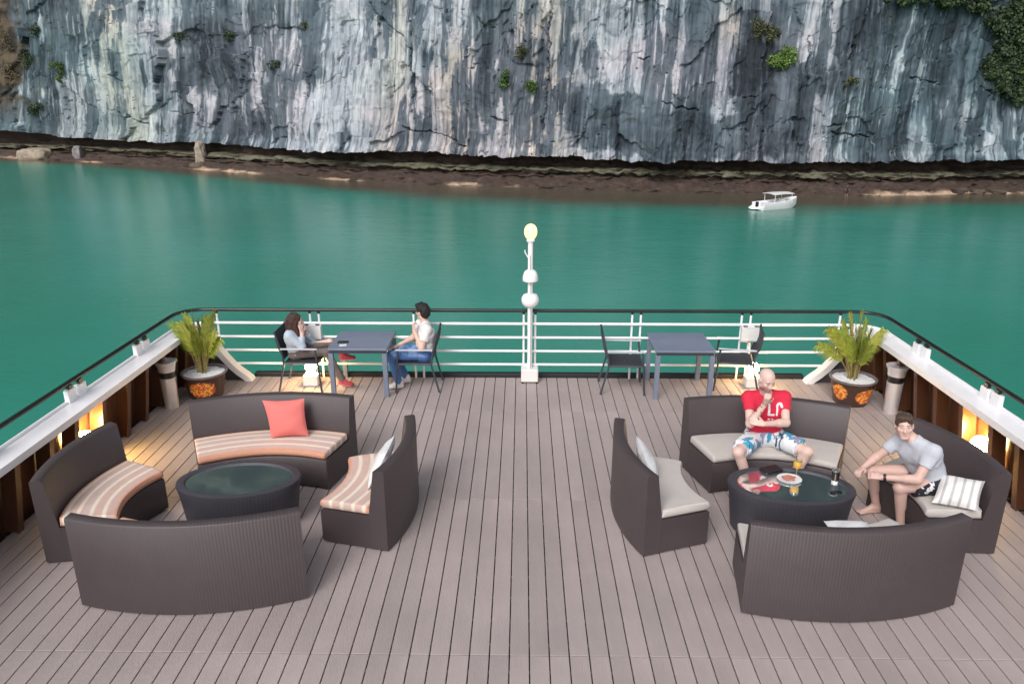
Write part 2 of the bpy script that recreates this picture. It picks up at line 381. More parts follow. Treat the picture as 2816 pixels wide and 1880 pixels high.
    leftw = sstep(560, 60, U)[..., None]; col = col * (1 - leftw * (1 - np.array([.93, 1.05, .99])))
    rightw = sstep(1700, 2100, U)[..., None]; col = col * (1 - rightw * (1 - np.array([.90, 1.02, 1.0])))
    cb = np.maximum.reduce([np.exp(-((U - 275 - (py - 160) * .12) / 42) ** 2) * 1.1, np.exp(-((U - 1034) / 48) ** 2) * sstep(60, 140, py) * 1.1, np.exp(-((U - 1230) / 70) ** 2) * 1., np.exp(-((U - 880) / 40) ** 2) * .8, gs(1680, 50, 60, 50)])
    cb = (np.clip(cb, 0, 1) * sstep(.45, .62, tq))[..., None]
    col = col * (1 - cb * (1 - np.array([1.06, .99, .84])))
    thin = sstep(.66, .74, fbm(ux / 3.6, py / 190, 121, 3))[..., None]; col = col * (1 - .42 * thin)
    # brown soil and dry growth at the far left, moss specks
    br = (sstep(70, 30, U + (fbm(U / 30, py / 30, 131, 3) - .5) * 90) * sstep(330, 240, py))[..., None]
    bc = c3(58, 54, 48) + (c3(104, 90, 74) - c3(58, 54, 48)) * sstep(.4, .7, fbm(U / 18, py / 30, 141, 3))[..., None]
    col = col * (1 - br) + bc * br
    mo = sstep(.70, .78, fbm(U / 14, py / 16, 151, 3))[..., None] * .3; col = col * (1 - mo) + c3(88, 96, 80) * mo
    # wooded upper slope above the bare face
    wd = sstep(1.12, 1.5, Q + (fbm(U / 90, py / 70, 161, 3) - .5) * .6)[..., None]; gcol = c3(46, 58, 40) * (.5 + 1. * fbm(U / 12, py / 12, 171, 3))[..., None]
    col = col * (1 - wd) + gcol * wd
    col = col * (1 - .4 * crk[..., None])  # cracks darkened in the albedo: recess shade plus dark lichen
    col = col * .76
    sh = Q.shape
    V = np.stack([X, Y, Z], -1).reshape(-1, 3)
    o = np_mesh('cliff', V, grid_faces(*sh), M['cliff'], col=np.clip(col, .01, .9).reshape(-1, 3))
    structure(o)
    return u, x, y, nx, ny, zb, lip[0], off[0], Z, off

M['cliff'] = mat('limestone', vc=True, rough=.85, var=.22, scale=1.6, stretch=(1, 1, .12), bump=.5, bscale=2.2, spec=.25)
cu, cx_, cy_, cnx, cny, czb, clip_, coff, cliffZ, cliffO = build_cliff()

def build_shelf():
    sel = np.arange(0, len(cu), 2); u = cu[sel]; x, y, nx, ny = cx_[sel], cy_[sel], cnx[sel], cny[sel]
    lipz = czb[sel] + clip_[sel]; lo = coff[sel]
    prof = [(-9, -14, 0), (-3, -11.6, 0), (0, -10.42, 1), (.4, -10.25, 1), (1.0, -9.95, 1), (1.7, -9.6, 1), (2.5, -9.25, 1), (3.2, -8.95, 1), (4.6, -8.8, 1), (4.8, -8.45, 1), (4.0, -8.3, 1), (3.9, -7.75, 1), (7.0, -7.55, 1), (7.6, -6.6, 1)]
    rows = []; pr = np.array(prof); t = np.linspace(0, len(prof) - 1, 60)
    po, pz = np.interp(t, range(len(prof)), pr[:, 0]), np.interp(t, range(len(prof)), pr[:, 1])
    U, T = np.meshgrid(u, t)
    O = po[:, None] + (fbm(U / 30, T * .6, 7, 4) - .5) * 2.6 * np.clip(T - 1.5, 0, 1.5) / 1.5
    Zm = pz[:, None] + (fbm(U / 17, T * 1.1, 9, 4) - .5) * .9 * np.clip(T - 1.9, 0, 1)
    led = sstep(.45, .6, fbm(U / 60, T * 2.5, 19, 3)); O = O - led * .7 * (T > 7)
    # ceiling row meets the lip of the cliff
    O = np.vstack([O, (lo + .9)[None], (lo + .02)[None]]); Zm = np.vstack([Zm, np.maximum(lipz + .5, Zm[-1])[None], (lipz + .01)[None]])
    X = x[None] + nx[None] * O; Y = y[None] + ny[None] * O
    U2 = np.vstack([U, U[:2]]); T2 = np.vstack([T, T[:2] * 0 + 14])
    def c3(*a): return np.array(lin(*a))
    n = fbm(U2 / 14, T2 * 1.4, 29, 4)[..., None]
    col = c3(64, 51, 44) * (.5 + 1.1 * n) + 0 * U2[..., None]
    grn = (sstep(9.4, 10, T2) * sstep(12, 11.5, T2))[..., None]; col = col * (1 - grn) + c3(92, 90, 74) * (.5 + 1. * n) * grn
    sand = np.zeros_like(U2)
    for a, b, hgt in [(-200, 60, 2.2), (188, 245, 2.0), (440, 500, 2.6), (500, 605, 2.3), (735, 835, 2.0), (1025, 1100, 2.6), (1160, 1190, 1.6), (1985, 2230, 3.0), (2260, 2400, 1.8)]:
        sand = np.maximum(sand, sstep(a - 12, a + 25, U2) * sstep(b + 12, b - 25, U2) * sstep(1.9 + hgt * .8, 1.9 + hgt * .35, T2 + (fbm(U2 / 12, T2, 39, 3) - .5) * 1.4))
    sand = (sand * sstep(1.6, 2.0, T2))[..., None]; col = col * (1 - sand) + c3(176, 152, 128) * (.75 + .5 * n) * sand
    
    structure(np_mesh('rock_shelf', np.stack([X, Y, Zm], -1).reshape(-1, 3), grid_faces(*X.shape), M['rock'], col=np.clip(col, .004, 1).reshape(-1, 3)))
build_shelf()

# ------------------------------------------------------------------ water
wm = bpy.data.materials.new('sea_water'); wm.use_nodes = True
nt = wm.node_tree; L = nt.links; p = nt.nodes['Principled BSDF']
p.inputs['Roughness'].default_value = .15; p.inputs['IOR'].default_value = 1.33
geo = nd(nt, 'ShaderNodeNewGeometry')
nz = nd(nt, 'ShaderNodeTexNoise', Scale=.035, Detail=3.); L.new(geo.outputs['Position'], nz.inputs['Vector'])
rp = nd(nt, 'ShaderNodeValToRGB'); L.new(nz.outputs['Fac'], rp.inputs['Fac'])
rp.color_ramp.elements[0].position = .35; rp.color_ramp.elements[0].color = (.80, .88, .86, 1)
rp.color_ramp.elements[1].position = .68; rp.color_ramp.elements[1].color = (1.06, 1.02, 1.08, 1)
at = nd(nt, 'ShaderNodeAttribute', attribute_name='Col'); mx = nd(nt, 'ShaderNodeVectorMath', operation='MULTIPLY')
L.new(at.outputs['Color'], mx.inputs[0]); L.new(rp.outputs[0], mx.inputs[1]); L.new(mx.outputs[0], p.inputs['Base Color'])
mp = nd(nt, 'ShaderNodeMapping'); mp.inputs['Scale'].default_value = (.8, 1.5, 1); mp.inputs['Rotation'].default_value = (0, 0, .35); L.new(geo.outputs['Position'], mp.inputs['Vector'])
r1 = nd(nt, 'ShaderNodeTexNoise', Scale=1.5, Detail=5., Roughness=.62); L.new(mp.outputs[0], r1.inputs['Vector'])
r2 = nd(nt, 'ShaderNodeTexNoise', Scale=.22, Detail=2.); L.new(mp.outputs[0], r2.inputs['Vector'])
ad = nd(nt, 'ShaderNodeMath', operation='MULTIPLY_ADD'); L.new(r2.outputs['Fac'], ad.inputs[0]); ad.inputs[1].default_value = 1.2; L.new(r1.outputs['Fac'], ad.inputs[2])
bp = nd(nt, 'ShaderNodeBump', Strength=.16, Distance=.25); L.new(ad.outputs[0], bp.inputs['Height']); L.new(bp.outputs[0], p.inputs['Normal'])
gx, gy = np.meshgrid(np.linspace(-420, 260, 341), np.concatenate([np.linspace(-160, 60, 12), np.linspace(64, 260, 140)]))
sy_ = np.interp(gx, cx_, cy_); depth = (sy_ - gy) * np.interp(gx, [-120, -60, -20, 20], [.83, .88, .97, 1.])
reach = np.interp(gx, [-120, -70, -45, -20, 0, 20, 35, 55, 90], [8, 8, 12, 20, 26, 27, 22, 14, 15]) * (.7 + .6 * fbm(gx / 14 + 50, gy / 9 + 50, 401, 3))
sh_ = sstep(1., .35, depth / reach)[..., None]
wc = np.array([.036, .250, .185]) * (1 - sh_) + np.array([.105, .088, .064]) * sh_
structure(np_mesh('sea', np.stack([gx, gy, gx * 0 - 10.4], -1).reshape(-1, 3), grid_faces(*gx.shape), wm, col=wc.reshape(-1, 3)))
sb = mat('seabed_mud', (.05, .07, .05), .9)
structure(MB().add([(-420, -160, -16), (260, -160, -16), (260, 260, -16), (-420, 260, -16)], [(0, 1, 2, 3)]).build('seabed', sb))

# ------------------------------------------------------------------ ship: hull, deck, planks
CXD = .095
hb = MB()
hw = 5.16
hb.add([(CXD - hw, -20, -.25), (CXD + hw, -20, -.25), (CXD + hw, 9.9, -.25), (CXD + 4.7, 10.5, -.25), (CXD - 4.7, 10.5, -.25), (CXD - hw, 9.9, -.25),
        (CXD - hw, -20, -11.5), (CXD + hw, -20, -11.5), (CXD + hw, 9.9, -11.5), (CXD + 4.7, 10.5, -11.5), (CXD - 4.7, 10.5, -11.5), (CXD - hw, 9.9, -11.5)],
       [(0, 1, 2, 3, 4, 5), (11, 10, 9, 8, 7, 6)] + [(i, i + 6, (i + 1) % 6 + 6, (i + 1) % 6) for i in range(6)])
structure(hb.build('ship_hull', M['hull'], smooth=False))
deck = structure(MB().box(CXD - 5.13, CXD + 5.13, -6, 10.5, -.245, -.03).build('deck', M['dark'], smooth=False))
PW = .153
pm = MB().box(-PW / 2 + .0047, PW / 2 - .0047, 0, 1, -.028, 0, .0025)
pme = None
rowsY = [(2.35, 4.672), (4.676, 6.970), (6.974, 9.270), (9.274, 10.5)]
for y0, y1 in rowsY:
    for i in range(-34, 34):
        xc = .070 + (i + .5) * PW
        if abs(xc - CXD) > 5.1: continue
        if pme is None: o = pm.build('plank', M['plank'], deck, smooth=False); pme = o.data
        else: o = link('plank', pme, deck)
        o.location = (xc, y0, 0); o.scale = (1, y1 - y0, 1)
far_p = MB()
for i in range(-34, 34):
    xc = .070 + (i + .5) * PW
    if abs(xc - CXD) < 5.1: far_p.box(xc - PW / 2 + .0047, xc + PW / 2 - .0047, -5.9, 2.346, -.028, 0, .0025)
stuff(far_p.build('plank_field', M['plank'], deck, smooth=False))
jm = None; yy = 2.5
while yy < 10.45:
    if jm is None: o = MB().box(CXD - 5.1, CXD + 5.1, -.012, .012, -.0285, -.0065).build('joist', M['joist'], deck, smooth=False); jm = o.data
    else: o = link('joist', jm, deck)
    o.location = (0, yy, 0); yy += .287
# black kerb along the open bow edge
k = MB(); k.box(CXD - 4.12, CXD + 4.12, 10.502, 10.60, -.2, .06, .01)
structure(k.build('deck_kerb', M['kerb'], smooth=False))

# ------------------------------------------------------------------ bulwarks
def rail_path(s, off, y_start=-3., front_to=None, z=0., n=10):
    """side straight, rounded corner, then along the bow; s = -1 port, +1 starboard; off = outward offset"""
    pts = [(s * (5.055 + off) + CXD, y_start, z), (s * (5.055 + off) + CXD, 10.10, z)]
    Rr = .355 + off
    for i in range(1, n + 1):
        a = math.pi / 2 * i / n; pts.append((s * (4.70 + Rr * math.cos(a)) + CXD, 10.10 + Rr * math.sin(a), z))
    if front_to is not None: pts.append((s * front_to + CXD, 10.10 + Rr, z))
    return pts
SWEEP = [(4.70, .85), (4.665, .80), (4.63, .70), (4.585, .605), (4.525, .495), (4.435, .37), (4.345, .255), (4.255, .165), (4.165, .095), (4.11, .04), (4.085, .0)]
RIBS = [-1.9, -1.3, -.7, -.1, .5, 1.1, 1.7, 2.3, 2.9, 3.5, 4.1, 4.7, 5.2, 5.75, 6.3, 6.85, 7.30, 7.86, 8.43, 8.90, 9.36, 9.76, 10.08]
for s in (-1, 1):
    side = 'port' if s < 0 else 'starboard'
    t = thing('bulwark', ('brown ribbed bulwark with white cap along the left deck edge' if s < 0 else 'brown ribbed bulwark with white cap along the right deck edge'), 'bulwark', (CXD + s * 5.05, 6, 0), group='deck edge bulwarks')
    ox, oy = CXD + s * 5.05, 6
    def loc(pts): return [(q[0] - ox, q[1] - oy, q[2]) for q in pts]
    def flip(f): return f if s > 0 else [tuple(reversed(q)) for q in f]
    # plating
    lo, hi = rail_path(s, .135, front_to=None, z=-.24), rail_path(s, -.012, z=.83)
    n = len(lo); vs = lo + hi; inn = [(x, y, z) for x, y, z in vs]
    outp = rail_path(s, .165, z=-.24) + rail_path(s, .02, z=.83)
    f = [(i, i + 1, n + i + 1, n + i) for i in range(n - 1)]
    f2 = [(i + 2 * n, n + i + 2 * n, n + i + 1 + 2 * n, i + 1 + 2 * n) for i in range(n - 1)]
    MB().add(loc(vs + outp), flip(f + f2)).build('plating', M['brown'], t, angle=50)
    # bow return wall under the swept flange
    top = [(a, max(zz - .05, .0)) for a, zz in SWEEP]
    vs = []
    for yv in (10.36, 10.39):
        for a, zz in top: vs += [(s * a + CXD, yv, -.2), (s * a + CXD, yv, zz)]
    m_ = len(top) * 2; fs = [(2 * i, 2 * i + 1, 2 * i + 3, 2 * i + 2) for i in range(len(top) - 1)]
    fs += [tuple(m_ + j for j in reversed(q)) for q in fs]
    MB().add(loc(vs), flip(fs)).build('bow_return', M['return'], t, smooth=False)
    # white cap rail: inner and outer edge, with thickness
    pi_, po_ = rail_path(s, -.255), rail_path(s, .0)
    n = len(pi_); vs = []
    for (a, b) in zip(pi_, po_):
        vs += [(a[0], a[1], .85), (b[0], b[1], .85), (b[0], b[1], .775), (a[0], a[1], .775)]
    fs = []
    for i in range(n - 1):
        for q in range(4): fs.append((4 * i + q, 4 * i + (q + 1) % 4, 4 * i + 4 + (q + 1) % 4, 4 * i + 4 + q))
    o = MB().add(loc(vs), flip(fs)).build('cap_rail', M['white'], t, angle=40)
    # swept white flange down to the deck
    vs = []; K = len(SWEEP)
    for i, (a, zz) in enumerate(SWEEP):
        a0, z0 = SWEEP[max(i - 1, 0)]; a1, z1 = SWEEP[min(i + 1, K - 1)]
        dl = math.hypot(a1 - a0, z1 - z0); nx_, nz_ = (z0 - z1) / dl, (a0 - a1) / dl     # inward/down normal
        th = .085
        pa = (s * a + CXD, zz); pb = (s * (a + abs(nx_) * th) + CXD, zz - abs(nz_) * th)
        vs += [(pa[0], 10.30, pa[1]), (pa[0], 10.455, pa[1]), (pb[0], 10.455, pb[1]), (pb[0], 10.30, pb[1])]
    fs = []
    for i in range(K - 1):
        for q in range(4): fs.append((4 * i + q, 4 * i + (q + 1) % 4, 4 * i + 4 + (q + 1) % 4, 4 * i + 4 + q))
    fs += [(0, 3, 2, 1), tuple(4 * (K - 1) + q for q in range(4))]
    MB().add(loc(vs), flip(fs)).build('swept_flange', M['white'], t, angle=50)
    # ribs
    rme = None
    for yr in RIBS:
        if rme is None:
            prof = [(s * .10, .0), (s * -.05, .0), (s * -.17, .772), (s * -.02, .772)]
            b = MB(); vs = [(px_, yq, pz_) for yq in (-.012, .012) for px_, pz_ in prof]
            b.add(vs, flip([(0, 1, 2, 3), (7, 6, 5, 4), (0, 4, 5, 1), (1, 5, 6, 2), (2, 6, 7, 3), (3, 7, 4, 0)]))
            fl = [(s * -.053, .0), (s * -.068, .0), (s * -.188, .772), (s * -.173, .772)]
            vs = [(px_, yq, pz_) for yq in (-.04, .04) for px_, pz_ in fl]
            b.add(vs, flip([(0, 1, 2, 3), (7, 6, 5, 4), (0, 4, 5, 1), (1, 5, 6, 2), (2, 6, 7, 3), (3, 7, 4, 0)]))
            o = b.build('rib', M['brown'], t, smooth=False); rme = o.data
        else: o = link('rib', rme, t)
        o.location = (0, yr - oy, 0)

# ------------------------------------------------------------------ railing
rl = thing('deck_railing', 'white pipe railing with black handrail around the bow of the deck', 'railing', (CXD, 10.455, 0))
def locr(pts): return [(q[0] - CXD, q[1] - 10.455, q[2]) for q in pts]
for nm, z, r, m in (('handrail', 1.06, .026, M['blackrail']), ('top_rail', .86, .021, M['white'])):
    pl = rail_path(-1, 0, z=z, n=14); pr = rail_path(1, 0, z=z, n=14)
    MB().tube(locr(pl + pr[::-1]), r, 10).build(nm, m, rl, angle=60)
for z, hw_ in ((.65, 4.61), (.44, 4.485), (.23, 4.33)):
    MB().tube([(-hw_, 0, z), (0, 0, z), (hw_, 0, z)], .019, 10).build('rail', M['white'], rl, angle=60)
pmesh = None; cmesh = None
for xp in (-3.1, -2.97, -1.58, -1.46, .03, .20, 1.61, 1.735, 3.2, 3.33, -4.47, 4.62):
    if pmesh is None:
        o = MB().tube([(0, .03, -.02), (0, .03, 1.01)], .016, 8).build('post', M['white'], rl); pmesh = o.data
        c_ = MB().tube([(0, .03, 1.0), (0, .03, 1.045)], .02, 8).build('post_clip', M['blackrail'], o); cmesh = c_.data
    else:
        o = link('post', pmesh, rl); link('post_clip', cmesh, o)
    o.location = (xp - CXD, 0, 0)
for s in (-1, 1):
    for yp in (6.13, 7.65, 9.17):
        for dyy, hgt in ((-.10, .995), (.10, .985)):
            b = MB().box(-.028, .028, -.075, .075, .845, hgt, .004)
            o = b.build('side_post', M['white'], rl, smooth=False); o.location = (s * 5.045, yp + dyy - 10.455, 0)
            c_ = MB().box(-.02, .02, -.035, .035, hgt + .001, 1.04, .004).build('post_clip', M['blackrail'], o, smooth=False)

# junction boxes on the railing
for xb, lb in ((-3.05, 'white junction box on the railing behind the long-haired woman'), (3.31, 'white junction box on the railing behind the right dining table')):
    t = thing('junction_box', lb, 'electrical box', (xb, 10.40, .62), group='junction boxes on the bow railing')
    MB().box(-.125, .125, -.035, .03, 0, .235, .008).build('box_body', M['offwhite'], t, smooth=False)
    MB().box(-.125, .125, -.047, -.037, .02, .215, .004).build('box_cover', M['offwhite'], t, smooth=False)
    for xx in (-.08, .08): MB().box(xx - .03, xx + .03, -.045, -.02, .2365, .25, .003).build('latch', M['blackpl'], t, smooth=False)
    MB().tube([(.02, 0, -.001), (.02, 0, -.25)], .014, 8).build('conduit', M['white'], t)

# ------------------------------------------------------------------ mast lamp, floor lamps, wall lamps
t = thing('mast_lamp', 'tall white mast with glowing bulb and two white domes at the bow', 'lamp post', (.12, 10.36, 0))
b = MB().box(-.125, .125, -.10, .10, .02, .215, .012).build('base_box', M['offwhite'], t, smooth=False)
for xx in (-.105, .105): MB().box(xx - .014, xx + .014, -.098, .098, 0, .019).build('foot', M['blackpl'], b, smooth=False)
MB().tube([(0, 0, .2151), (0, 0, 2.10)], .036, 14).build('pole', M['white'], t, angle=60)
MB().tube([(.008, -.045, .22), (.008, -.045, 1.25), (-.004, -.043, 1.9)], .007, 6).build('cable', M['armrest'], t)
MB().tube([(-.03, 0, 1.86), (-.075, 0, 1.93), (-.08, 0, 1.97)], .008, 6).build('hook', M['white'], t)
MB().lathe([(.037, 1.525), (.108, 1.53), (.112, 1.555), (.105, 1.61), (.084, 1.66), (.055, 1.686), (.037, 1.69)], 28).build('dome', M['white'], t)
MB().lathe([(.037, 1.14), (.065, 1.145), (.11, 1.185), (.126, 1.235), (.122, 1.285), (.098, 1.325), (.055, 1.34), (.037, 1.342)], 28).build('dome', M['white'], t)
MB().lathe([(.001, 2.09), (.055, 2.091), (.06, 2.105), (.05, 2.125), (.001, 2.126)], 20).build('lamp_collar', M['white'], t)
MB().lathe([(.045, 2.127), (.068, 2.15), (.086, 2.19), (.090, 2.235), (.082, 2.28), (.058, 2.315), (.028, 2.332), (.001, 2.335)], 24).build('bulb', M['lampmast'], t)
def floor_lamp(x, y, lb):
    t = thing('floor_lamp', lb, 'lamp', (x, y, 0), group='floor lamps under the bow tables')
    MB().box(-.11, .11, -.09, .09, 0, .16, .012).build('base_box', M['offwhite'], t, smooth=False)
    MB().lathe([(.001, .1605), (.075, .161), (.078, .175), (.06, .195), (.001, .196)], 20).build('lamp_collar', M['offwhite'], t)
    MB().sphere((0, 0, .275), .082, 20, .98).build('globe', M['lamp'], t)
floor_lamp(-3.07, 10.20, 'lit globe lamp on white box beneath the woman')
floor_lamp(3.36, 10.22, 'lit globe lamp on white box behind the bald man')
def wall_lamp(s, lb):
    t = thing('wall_lamp', lb, 'lamp', (CXD + s * 5.10, 7.60, .37), group='lamps on the bulwarks')
    M_ = Matrix.Rotation(-s * R(90), 4, 'Y')
    def rot(mb): mb.v = [tuple(M_ @ Vector(q)) for q in mb.v]; return mb
    rot(MB().lathe([(.001, .0), (.095, .0), (.10, .012), (.085, .03), (.001, .032)], 24)).build('base_plate', M['offwhite'], t)
    rot(MB().lathe([(.078, .033), (.09, .08), (.088, .13), (.065, .17), (.035, .188), (.001, .192)], 24)).build('globe', M['lampwall'], t)
    for a in (0, R(90)):
        rot(MB().tube([(.099 * math.cos(a) * q, .099 * math.sin(a) * q, .03 + .17 * math.sqrt(max(0, 1 - q * q))) for q in (-1, -.8, -.4, 0, .4, .8, 1)], .004, 6)).build('guard_bar', M['offwhite'], t)
wall_lamp(-1, 'lit round bulkhead lamp glowing on the left bulwark behind the striped sofa')
wall_lamp(1, 'lit round bulkhead lamp glowing on the right bulwark behind the seated man in grey')

# ------------------------------------------------------------------ sofas
def sofa(A, B, sag, sa, sb, label, cush, n=28):
    A, B = Vector((*A, 0)), Vector((*B, 0)); dv = (B - A); Ln = dv.length; e = dv.normalized()
    nrm = Vector((-e.y, e.x, 0)); ctr = Vector((-2.76, 6.5, 0)) if A.x < 0 else Vector((2.6, 6.46, 0))
    if nrm.dot(ctr - (A + B) / 2) < 0: nrm = -nrm
    D = .66; mid = (A + B) / 2 + nrm * .3; A2 = A + nrm * D + e * sa; B2 = B + nrm * D - e * sb
    t = thing('wicker_sofa', label, 'sofa', tuple(mid), group='curved wicker sofas around the oval tables')
    hand = e.cross(nrm).z > 0
    def pt(u, d, z):
        bl = 4 * u * (1 - u)
        O = A + dv * u - nrm * sag * bl; I = A2 + (B2 - A2) * u - nrm * sag * .95 * bl
        q = O + (I - O) * (d / D) - mid; return (q.x, q.y, z)
    def sweep(prof, name, m, us, scale=None, stripe=False):
        k = len(prof); vs, uv, fs = [], [], []; pl = [0]
        for i in range(1, k + 1): pl.append(pl[-1] + math.hypot(prof[i % k][0] - prof[i - 1][0], prof[i % k][1] - prof[i - 1][1]))
        cd = sum(q[0] for q in prof) / k; cz = sum(q[1] for q in prof) / k; dmin = min(q[0] for q in prof); dmax = max(q[0] for q in prof)
        for iu, u in enumerate(us):
            sc = scale[iu] if scale else (1, 1)
            for j in range(k + 1):
                d, z = prof[j % k]; d = cd + (d - cd) * sc[0]; z = cz + (z - cz) * sc[1]
                vs.append(pt(u, d, z)); uv.append((u * Ln, (d - dmin) / (dmax - dmin)) if stripe else (u * Ln, pl[j]))
        w = k + 1
        for i in range(len(us) - 1):
            for j in range(k): fs.append((i * w + j, i * w + j + 1, (i + 1) * w + j + 1, (i + 1) * w + j))
        fs.append(tuple(range(k - 1, -1, -1))); fs.append(tuple((len(us) - 1) * w + j for j in range(k)))
        if not hand: fs = [tuple(reversed(q)) for q in fs]
        return MB().add(vs, fs, uv).build(name, m, t, angle=50)
    us = [i / n for i in range(n + 1)]
    c = .012
    sweep([(.171, .02), (D - c, .02), (D, .02 + c), (D, .36 - c), (D - c, .36), (.171, .36)], 'seat_base', M['wick'], us)
    sweep([(0, .015), (.17, .015), (.17, .36), (.105, .84 - c), (.105 - c, .84), (c, .84), (0, .84 - c)], 'backrest', M['wick'], us)
    r = .03; z0, z1 = .362, .452; d0, d1 = .168, D + .012
    prof = [(d0, z0), (d1 - r, z0), (d1, z0 + r), (d1, z1 - r), (d1 - r * .4, z1 - .005), (d1 - r * 1.5, z1)]
    prof += [(d1 - (d1 - d0) * f_, z1 + .008 * math.sin(math.pi * f_)) for f_ in (.2, .35, .5, .65, .8)] + [(d0 + .01, z1 - .004)]
    e_ = .022 / Ln; uc = [.004, .004 + e_ * .3, .004 + e_, .004 + 2 * e_] + [.03 + .94 * i / n for i in range(n + 1)] + [1 - .004 - 2 * e_, 1 - .004 - e_, 1 - .004 - e_ * .3, 1 - .004]
    sc = [(.93, .55), (.97, .8), (.995, .96), (1, 1)]
    sweep(prof, 'seat_cushion', cush, uc, sc + [(1, 1)] * (n + 1) + sc[::-1], stripe=True)
    return t
sofa((-3.67, 5.2), (-1.8, 5.32), .17, .10, .24, 'near left wicker sofa with its back to the camera', M['strip'])
sofa((-3.70, 7.62), (-1.89, 7.80), .17, .25, .25, 'wicker sofa with striped seat cushion and the coral pillow', M['strip'])
sofa((-4.32, 5.78), (-4.27, 7.05), .12, .12, .30, 'striped wicker sofa beside the left bulwark, no pillow on it', M['strip'])
sofa((-1.24, 6.0), (-1.13, 7.27), .11, .11, .27, 'striped wicker sofa with a white pillow, left of the central aisle', M['strip'])
sofa((1.82, 5.18), (3.63, 5.3), .17, .15, .26, 'near right wicker sofa with its back to the camera', M['beige'])
sofa((1.82, 7.78), (3.60, 7.58), .17, .27, .27, 'beige cushioned wicker sofa on which the bald man sits', M['beige'])
sofa((1.13, 5.95), (.98, 7.22), .11, .15, .28, 'beige cushioned wicker sofa right of the central aisle, empty of people', M['beige'])
sofa((4.40, 6.04), (4.17, 7.26), .11, .15, .27, 'beige wicker sofa with striped pillow under the man in grey', M['beige'])

# pillows
def pillow(name, label, m, corners, th=.075, n=20):
    """corners: bl, br, tr, tl in world space"""
    bl, br, tr, tl = [Vector(q) for q in corners]; ctr = (bl + br + tr + tl) / 4
    nrm = (br - bl).cross(tl - bl).normalized()
    vs, fs, uv = [], [], []
    for sgn in (1, -1):
        o = len(vs)
        for i in range(n + 1):
            for j in range(n + 1):
                u, v = 2 * i / n - 1, 2 * j / n - 1
                pu, pv = u * (1 - .075 * (1 - v * v) * abs(u) ** 2), v * (1 - .075 * (1 - u * u) * abs(v) ** 2)
                a, b_ = (pu + 1) / 2, (pv + 1) / 2
                q = bl * (1 - a) * (1 - b_) + br * a * (1 - b_) + tr * a * b_ + tl * (1 - a) * b_
                w = max(0, (1 - abs(u) ** 2.6) * (1 - abs(v) ** 2.6)) ** .62
                w *= 1 + .10 * math.sin(3.1 * u + 1.3 * v + len(label)) + .05 * math.sin(7 * v - 4 * u)
                vs.append(q + nrm * sgn * th * w - ctr); uv.append((i / n, j / n))
        for i in range(n):
            for j in range(n):
                a = o + i * (n + 1) + j; f = (a, a + n + 1, a + n + 2, a + 1); fs.append(f if sgn > 0 else tuple(reversed(f)))
    ob = MB().add(vs, fs, uv).build(name, m, angle=None); ob.location = ctr
    return tag(ob, label, 'pillow', 'loose pillows on the sofas')
pillow('throw_pillow', 'coral red square pillow leaning on the far left sofa', M['coral'], [(-2.75, 7.44, .47), (-2.35, 7.50, .47), (-2.41, 7.66, .85), (-2.86, 7.60, .85)])
pillow('throw_pillow', 'white pillow leaning on the striped sofa by the central aisle', M['whitecloth'], [(-1.47, 6.75, .47), (-1.47, 6.33, .46), (-1.29, 6.45, .80), (-1.27, 6.86, .80)], .07)
pillow('throw_pillow', 'white pillow leaning on the beige sofa by the central aisle', M['whitecloth'], [(1.31, 6.42, .46), (1.34, 6.80, .46), (1.16, 6.93, .78), (1.17, 6.52, .78)], .07)
pillow('throw_pillow', 'white pillow with grey stripes beside the man in grey', M['pstripe'], [(3.78, 6.12, .50), (4.12, 5.97, .50), (4.28, 6.20, .68), (3.96, 6.37, .66)], .085)
pillow('throw_pillow', 'white pillow lying flat behind the near right sofa back', M['whitecloth'], [(2.62, 5.38, .53), (3.00, 5.36, .53), (3.01, 5.72, .535), (2.64, 5.74, .535)], .07)

# ------------------------------------------------------------------ oval glass tables
def oval_table(x, y, rot, label):
    t = thing('oval_table', label, 'coffee table', (x, y, 0), rot, 'oval wicker coffee tables')
    sx, sy = 1.0, .62; H = .50
    MB().lathe([(.50, .015), (.53, .03), (.575, .40), (.595, H - .02), (.59, H - .004), (.57, H), (.515, H), (.505, H - .012), (.50, H - .03), (.485, .20), (.001, .199)], 72, sx=sx, sy=sy).build('table_body', M['wick2'], t, angle=50)
    MB().lathe([(.001, H - .0145), (.503, H - .0145), (.503, H - .0215), (.001, H - .0215)], 72, sx=sx, sy=sy).build('glass_top', M['glassdark'], t, angle=30)
    for xx in (-.36, .36):
        hw = .50 * sy * math.sqrt(1 - (xx / .5) ** 2) - .004
        MB().box(xx - .012, xx + .012, -hw, hw, H - .045, H - .024, .003).build('support_bar', M['steel'], t, smooth=False)
oval_table(-2.76, 6.49, R(5), 'empty oval wicker table with glass top among the striped sofas')
oval_table(2.60, 6.44, R(-7), 'oval wicker table with glass top holding the drinks and plate')

